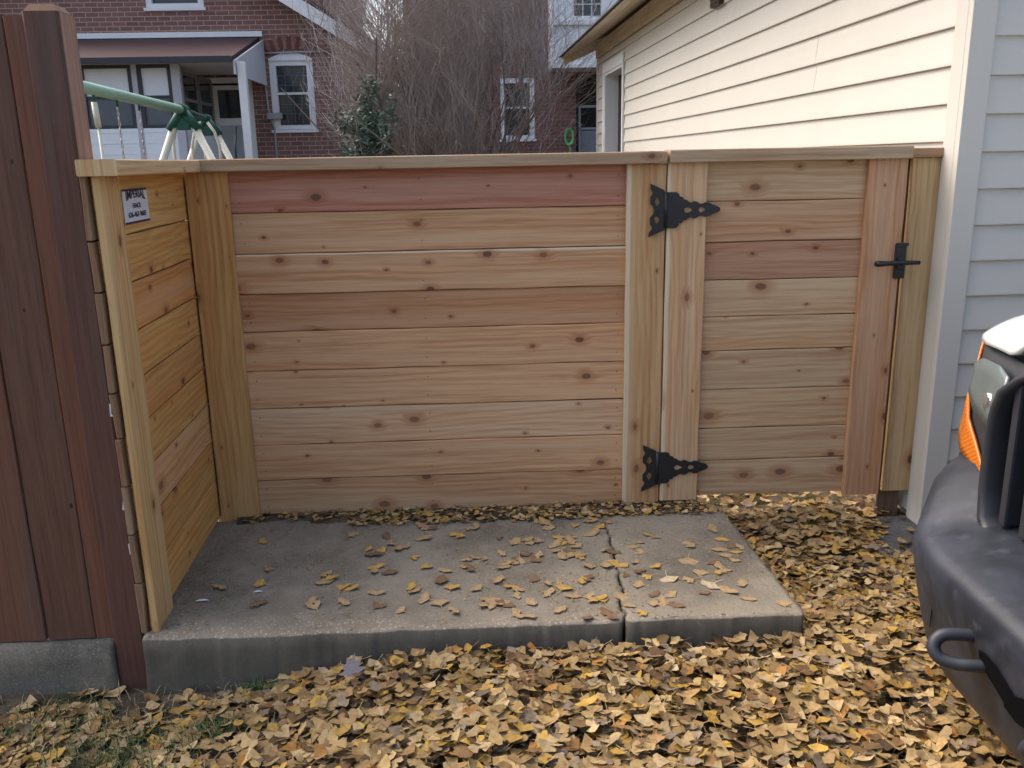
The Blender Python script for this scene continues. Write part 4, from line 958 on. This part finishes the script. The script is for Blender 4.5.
# ------------------------------------------------------------------ swing set
sw = thing('swing_set', 'green and white metal swing set seen above the fence return', 'swing set', (-2.4, 6.5, -.2))
M_green = plain('green_metal', (.30, .50, .36), .4, .5, .15, 3); M_dgreen = plain('dark_green_plastic', (.012, .085, .055), .5, .4, .2); M_cream = plain('cream_metal', (.62, .61, .50), .4, .5, .08); M_chain = plain('chain_metal', (.40, .40, .38), .5, .5, .2)
ZB = 1.9
P0 = Vector((-2.12, 2.6, ZB)); P1 = Vector((-2.439, 7.35, ZB)); P2_ = Vector((-2.763, 9.35, ZB)); bd = (P1 - P0).normalized()
bm = BM(); tube(bm, [P0, P1], .048, 14); link('top_beam', bm, M_green, sw)
bm = BM(); tube(bm, [P1 - bd * .02, P2_], .036, 12); link('glider_beam', bm, M_dgreen, sw)
def bracket(p, s=1.):
    bm = BM(); tube(bm, [p - bd * .12, p + bd * .12], .062 * s, 12)
    for sg in (-1, 1): tube(bm, [p, p + Vector((sg * .16, 0, -.22)) * s], .052 * s, 10)
    box(bm, (p.x - .07 * s, p.y - .03, p.z - .22 * s), (p.x + .07 * s, p.y + .03, p.z - .04 * s), .01); return link('bracket', bm, M_dgreen, sw)
for p in (Vector((P0.x + .03, 3.0, ZB)), P1, P2_):
    bracket(p)
    for sg in (-1, 1):
        bm = BM(); tube(bm, [p + Vector((sg * .11, 0, -.17)), p + Vector((sg * .95, 0, -2.08))], .042, 10); link('leg', bm, M_cream, sw)
for p in (P1 + (P2_ - P1) * .12, P1 + (P2_ - P1) * .85):
    for sg in (-1, 1):
        bm = BM(); a = p + Vector((sg * .05, 0, -.06)); tube(bm, [a, a + Vector((sg * .08, 0, -.12)), a + Vector((sg * .13, .0, -.3)), a + Vector((sg * .13, 0, -1.3))], .020, 8); link('glider_arm', bm, M_cream, sw)
for i, (px, zt, mt) in enumerate([(115, 1., M_cream), (131, 1., M_cream), (152, 1, M_chain), (172, 1, M_chain)]):
    # chains hang below the beam where the ray of that column meets it
    d = rcam[2] + rcam[0] * (px - 512) / 869.755; k = d.x / d.y; y = (P0.x - CAM.x - k * (P0.y - CAM.y)) / (k - bd.x / bd.y) + P0.y if abs(k - bd.x / bd.y) > 1e-6 else 5
    y = min(max(y, 3.3), 7.1); x = P0.x + (y - P0.y) * bd.x / bd.y
    bm = BM(); z = ZB - .045; tube(bm, [(x, y, ZB - .02), (x, y, ZB - .10)], .012, 6, mat=1)
    if mt is M_cream: tube(bm, [(x, y, ZB - .10), (x + .01, y, ZB - .30)], .026, 8); tube(bm, [(x + .01, y, ZB - .30), (x + .02, y, .55)], .013, 6)
    else:
        for q in range(26): tube(bm, [(x + .008 * math.cos(t_ * 1.0472) * (q % 2), y + .008 * math.cos(t_ * 1.0472) * ((q + 1) % 2), ZB - .12 - q * .045 + .026 * math.sin(t_ * 1.0472)) for t_ in range(7)], .005, 4, False)
    link('swing_chain', bm, [mt, M_dgreen], sw)

# ------------------------------------------------------------------ vehicle
M_plas = T('grey_bumper_plastic')
def plas():
    t = M_plas; o = t.obj(); a = t.noise(o, 7, 5, .65, dist=.6); b = t.noise(o, 260, 3); c = t.noise(o, 22, 5, .6)
    col = t.mix(t.sm(a, .40, .68), (.010, .013, .020, 1), (.027, .032, .048, 1)); col = t.mix(t.M('MULTIPLY', t.sm(c, .56, .72), .45), col, (.060, .066, .082, 1))
    t.bump(b, .25, .0008); return t.out(col, .46, .5)
M_plas = plas(); M_grill = plain('grey_surround', (.022, .024, .031), .5, .5, .25, 12)
M_car = plain('white_car_paint', (.70, .74, .76), .25, .5, .03); M_car.node_tree.nodes['Principled BSDF'].inputs['Coat Weight'].default_value = .6
M_amber = T('amber_lens'); M_amber.b.inputs['Transmission Weight'].default_value = .25
def amb():
    t = M_amber; o = t.sep(t.obj()); w = t.M('SINE', t.M('MULTIPLY', t.M('ADD', o[2], t.M('MULTIPLY', o[1], .6)), 520.)); t.bump(w, .25, .002); return t.out((.62, .17, .012, 1), .25, .55)
M_amber = amb()
CY = -1.755
car = thing('parked_car', 'white off-road car with faded grey bumper, amber side lamp and tow hook', 'car', (3.3, CY, -.12))
def X_face(y):   # front face of the bumper: x for a lateral position, symmetric about CY
    a = abs(y - CY); K = [(0, 1.745), (.30, 1.755), (.40, 1.772), (.47, 1.800), (.54, 1.850), (.62, 1.905), (.70, 1.975), (.78, 2.075), (.835, 2.20), (.862, 2.36), (.872, 2.55)]
    for (p, q), (p2, q2) in zip(K, K[1:]):
        if a <= p2: return q + (q2 - q) * (a - p) / (p2 - p)
    return K[-1][1]
ysf = [0, .1, .2, .3, .36, .40, .44, .47, .50, .54, .58, .62, .66, .70, .74, .78, .81, .835, .85, .862, .868, .872]
ysf = [-a for a in ysf[::-1]] + ysf[1:]
def loft(bm, secs, close=False):
    rows = [[bm.verts.new(p) for p in s] for s in secs]
    for a, b in zip(rows, rows[1:]):
        for k in range(len(a) - 1): bm.faces.new((a[k], a[k + 1], b[k + 1], b[k])).smooth = True
    return rows
def ip(K):
    def f(a):
        if a <= K[0][0]: return K[0][1]
        for (p, q), (p2, q2) in zip(K, K[1:]):
            if a <= p2: return q + (q2 - q) * (a - p) / (p2 - p)
        return K[-1][1]
    return f
# bumper: profile offset (inward x, z)
prof = [(.13, .150), (.080, .160), (.052, .195), (.036, .24), (.022, .30), (.010, .36), (.0, .42), (.003, .450), (.012, .464), (.030, .473), (.075, .484), (.15, .500), (.23, .515), (.30, .52)]
bm = BM(); secs = []
for a in ysf:
    y = CY + a; x = X_face(y); nx, ny = 1., 0.
    h = 1e-3; sl_ = (X_face(y + h) - X_face(y - h)) / (2 * h); n_ = Vector((1, -sl_, 0)).normalized()
    secs.append([(x + n_.x * o_, y + n_.y * o_, z + .085 * sst(.42, .64, abs(a)) * sst(.43, .49, z)) for o_, z in prof])
loft(bm, secs); bmesh.ops.recalc_face_normals(bm, faces=bm.faces)
bp = link('bumper', bm, M_plas, car); bp.data.polygons.foreach_set('use_smooth', [True] * len(bp.data.polygons))
so_ = bp.modifiers.new('thick', 'SOLIDIFY'); so_.thickness = .012; so_.offset = -1
# dark slots in the bumper face
for sg in (1, -1):
    bm = BM(); pts = []
    pfo = ip(sorted((z, o) for o, z in prof))
    for a, z0, z1 in ((-.035, .300, .318), (.0, .292, .345), (.05, .315, .368), (.09, .332, .372), (.112, .350, .368)):
        y = CY + sg * a; pts.append(((X_face(y) + pfo(z0) - .0035, y, z0), (X_face(y) + pfo(z1) - .0035, y, z1)))
    lo = [p[0] for p in pts]; hi = [p[1] for p in pts]
    prism(bm, lo + hi[::-1], (.004, 0, 0)); link('bumper_slot', bm, M_void, bp)
    bm = BM(); y = CY + sg * .145; x = X_face(y)
    tube(bm, smooth_path([(x + .03, y - .005 * sg, .378), (x - .032, y + .006 * sg, .380), (x - .054, y + .008 * sg, .370), (x - .062, y + .002 * sg, .354), (x - .055, y - .010 * sg, .340), (x - .034, y - .024 * sg, .336), (x - .01, y - .036 * sg, .338), (x + .03, y - .046 * sg, .340)]), .0125, 12)
    link('tow_hook', bm, plain('hook_grey', (.022, .025, .034), .5, .5), bp)
    bm = BM(); y = CY + sg * .405; x = X_face(y); box(bm, (x - .0045, y - .004 - .09 * sg, .30), (x - .002, y + .006 - .09 * sg, .345)); link('bumper_slot', bm, M_rubber, bp)
# front clip
def X_clip(y):
    a = abs(y - CY); K = [(0, 1.90), (.43, 1.955), (.55, 1.985), (.66, 2.008), (.74, 2.045), (.79, 2.085), (.825, 2.15), (.845, 2.27), (.855, 2.5)]
    for (p, q), (p2, q2) in zip(K, K[1:]):
        if a <= p2: return q + (q2 - q) * (a - p) / (p2 - p)
    return K[-1][1]
def strip(a0, a1, zf0, zf1, off, sg, n=14, nz=4):
    bm = BM(); secs = []
    for i in range(n + 1):
        a = a0 + (a1 - a0) * i / n; y = CY + sg * a; x = X_clip(y); h = 1e-3; s_ = (X_clip(y + h) - X_clip(y - h)) / (2 * h); n_ = Vector((1, -s_, 0)).normalized()
        z0, z1 = zf0(a), zf1(a); secs.append([(x - n_.x * off + .03 * k / nz * (z1 - z0) / .25, y - n_.y * off, z0 + (z1 - z0) * k / nz) for k in range(nz + 1)])
    loft(bm, secs); return bm
def solid(o, th, off=-1):
    m = o.modifiers.new('thick', 'SOLIDIFY'); m.thickness = th; m.offset = off
for sg in (1, -1):
    bz = strip(.40, .835, lambda a: .50, ip([(.40, .83), (.72, .825), (.80, .81), (.835, .78)]), 0., sg, 20, 5); bmesh.ops.recalc_face_normals(bz, faces=bz.faces); b_ = link('lamp_bezel', bz, M_grill, car); solid(b_, .01, 0)
    am = strip(.50, .850, ip([(.50, .540), (.60, .560), (.85, .59)]), ip([(.50, .560), (.60, .620), (.70, .672), (.762, .70), (.778, .812), (.850, .80)]), .0065, sg, 26, 4); bmesh.ops.recalc_face_normals(am, faces=am.faces); a_ = link('turn_signal', am, M_amber, car); solid(a_, .006, 0)
    gl = strip(.46, .650, ip([(.46, .675), (.52, .670), (.61, .685), (.650, .72)]), ip([(.46, .80), (.52, .812), (.62, .808), (.650, .79)]), .007, sg, 14, 4); bmesh.ops.recalc_face_normals(gl, faces=gl.faces)
    g_ = link('headlight', gl, plain('headlamp_glass', (.11, .135, .135), .14, .7, .25, 8), car); solid(g_, .006, 0)
    bm = BM(); yb = CY + sg * .54; bmesh.ops.create_uvsphere(bm, u_segments=16, v_segments=10, radius=.020, matrix=Matrix.Translation((X_clip(yb) - .004, yb, .725)) @ Matrix.Diagonal((.35, 1, 1.1, 1))); link('bulb_reflector', bm, plain('chrome', (.7, .72, .74), .15, .6, .05, 5, .9), g_); 
# grille surround: thick rounded frame
ring_ = [(.415, .50), (.425, .56), (.43, .64), (.428, .70), (.415, .755), (.39, .80), (.355, .838), (.30, .864), (.22, .880), (.1, .890), (0, .893)]
ring_ = [(.0, .455), (.12, .456), (.25, .458), (.34, .465), (.39, .48)] + ring_
full = ring_ + [(-a, z) for a, z in ring_[::-1][1:-1]]
bm = BM(); rows = []
for j, (o_, sc) in enumerate(((.09, 1.0), (.02, 1.0), (-.015, .99), (-.028, .975), (-.028, .95), (-.018, .938), (.01, .932), (.06, .93))):
    rows.append([bm.verts.new((1.902 + o_ + .5 * max(0, z - .80) + .03 * (abs(a) / .43) ** 3, CY + a * sc * 1.0, .675 + (z - .675) * (1 - (1 - sc) * 1.35))) for a, z in full])
for a_, b_ in zip(rows, rows[1:]):
    for k in range(len(full)): bm.faces.new((a_[k], a_[(k + 1) % len(full)], b_[(k + 1) % len(full)], b_[k])).smooth = True
bmesh.ops.recalc_face_normals(bm, faces=bm.faces); gs = link('grille_surround', bm, M_grill, car)
bm = BM(); box(bm, (1.985, CY - .405, .50), (1.995, CY + .405, .86)); gb = link('grille', bm, M_rubber, car)
bm = BM()
for k in range(-5, 6):
    if k: box(bm, (1.920, CY + k * .070 - .011, .51), (1.975, CY + k * .070 + .011, .835), .006)
link('grille_bars', bm, M_grill, gb)
# hood, fenders, cabin
def zh(a, x):   # hood height
    x0 = 1.99 if abs(a) < .42 else X_clip(CY + a); return .838 + .082 * (1 - math.exp(-max(0, x - x0) / .08)) + .04 * sst(2.1, 3.1, x) - .025 * (abs(a) / .80) ** 4 + .035 * sst(.50, .42, abs(a))
bm = BM(); secs = []
al = lin(-.80, .80, 44)
for i in range(23):
    s = (i / 22) ** 2; row = []
    for a in al:
        x0 = 1.985 if abs(a) < .42 else X_clip(CY + a) + .02; 
        
        x = x0 + (3.12 - x0) * s; row.append((x, CY + a, zh(a, x) - (.012 if i == 0 else 0)))
    secs.append(row)
loft(bm, secs); bmesh.ops.recalc_face_normals(bm, faces=bm.faces); hd = link('hood', bm, M_car, car); solid(hd, .02, -1)
WX = 2.72; WR = .36; WZ = -.11 + WR
for sg in (1, -1):
    # side with wheel arches
    top = [(2.12, .80), (2.3, .86), (2.7, .885), (3.12, .905), (3.2, .93), (6.05, .95)]; yb = CY + sg * .868
    arch = lambda cx: [(cx + .43 * math.cos(R(t_)), WZ + .43 * math.sin(R(t_))) for t_ in range(180, -1, -15)]
    pl_ = [(2.14, .52), (2.28, .30)] + arch(WX) + [(3.2, .18), (4.95, .18)] + arch(5.35) + [(6.1, .3), (6.1, .6)] + top[::-1]
    pl_ = [(x, max(z, .16)) for x, z in pl_]
    bm = BM(); prism(bm, [(x, yb, z) for x, z in pl_], (0, -sg * .03, 0))
    for v in bm.verts:
        if v.co.x < 2.6: v.co.y = CY + sg * min(abs(v.co.y - CY), .868 - .06 * ((2.6 - v.co.x) / .5) ** 2)
        if v.co.z > .75: v.co.y -= sg * .035
    link('fender', bm, M_car, car)
    bm = BM(); secs = []
    for t_ in range(200, -21, -10):
        c, s = math.cos(R(t_)), math.sin(R(t_)); secs.append([(WX + r * c, yb + sg * o_, WZ + r * s) for r, o_ in ((.43, -.02), (.43, .045), (.45, .055), (.49, .05), (.51, .0))])
    loft(bm, secs); bmesh.ops.recalc_face_normals(bm, faces=bm.faces); solid(link('wheel_flare', bm, M_plas, car), .008)
    for cx in (WX, 5.35):
        bm = BM(); yc = CY + sg * .74; prof_w = [(.20, -.11), (.30, -.12), (.345, -.105), (WR, -.07), (WR, .07), (.345, .105), (.30, .12), (.20, .11)]
        secs = [[(cx + r * math.cos(R(t_)), yc + o_, WZ + r * math.sin(R(t_))) for r, o_ in prof_w] for t_ in range(0, 361, 12)]; loft(bm, secs); bmesh.ops.remove_doubles(bm, verts=bm.verts, dist=1e-4); bmesh.ops.recalc_face_normals(bm, faces=bm.faces); ty = link('wheel', bm, M_rubber, car)
        bm = BM(); bmesh.ops.create_cone(bm, cap_ends=True, segments=24, radius1=.205, radius2=.19, depth=.16, matrix=Matrix.Translation((cx, yc, WZ)) @ Matrix.Rotation(R(90), 4, 'X'))
        for k in range(5): box(bm, (cx + .12 * math.cos(k * 1.2566) - .02, yc - .09, WZ + .12 * math.sin(k * 1.2566) - .02), (cx + .12 * math.cos(k * 1.2566) + .02, yc + .09, WZ + .12 * math.sin(k * 1.2566) + .02), .005)
        link('rim', bm, plain('rim_grey', (.35, .36, .37), .4, .5, .1, 5, .6), ty)
bm = BM(); box(bm, (2.3, CY - .60, .12), (6.0, CY + .60, .70)); link('underbody', bm, M_rubber, car)
bm = BM(); secs = []
for x, z, w in ((3.08, .90, .76), (3.22, .99, .77), (3.62, 1.42, .66), (3.75, 1.50, .62), (4.2, 1.54, .62), (5.7, 1.52, .62), (5.95, 1.45, .63), (6.08, .95, .78)):
    secs.append([(x, CY - w, .90), (x, CY - w, z - .06 if z > .96 else .9), (x, CY - w + .05, z), (x, CY, z + .015), (x, CY + w - .05, z), (x, CY + w, z - .06 if z > .96 else .9), (x, CY + w, .90)])
r_s = loft(bm, secs); bm.faces.new(r_s[-1]); bmesh.ops.recalc_face_normals(bm, faces=bm.faces); cb = link('cabin', bm, M_car, car)
bm = BM(); prism(bm, [(3.255, CY - .68, 1.005), (3.255, CY + .68, 1.005), (3.60, CY + .60, 1.385), (3.60, CY - .60, 1.385)], (-.012, 0, .012)); link('windscreen', bm, M_glass, cb)
for sg in (1, -1):
    bm = BM(); yq = CY + sg * .665; prism(bm, [(3.55, CY + sg * .775, 1.00), (5.85, CY + sg * .775, 1.00), (5.75, CY + sg * .64, 1.38), (3.80, CY + sg * .64, 1.38)], (0, sg * .008, 0)); link('side_window', bm, M_glass, cb)
bm = BM(); box(bm, (6.08, CY - .8, .3), (6.22, CY + .8, .56), .03); link('rear_bumper', bm, M_plas, car)
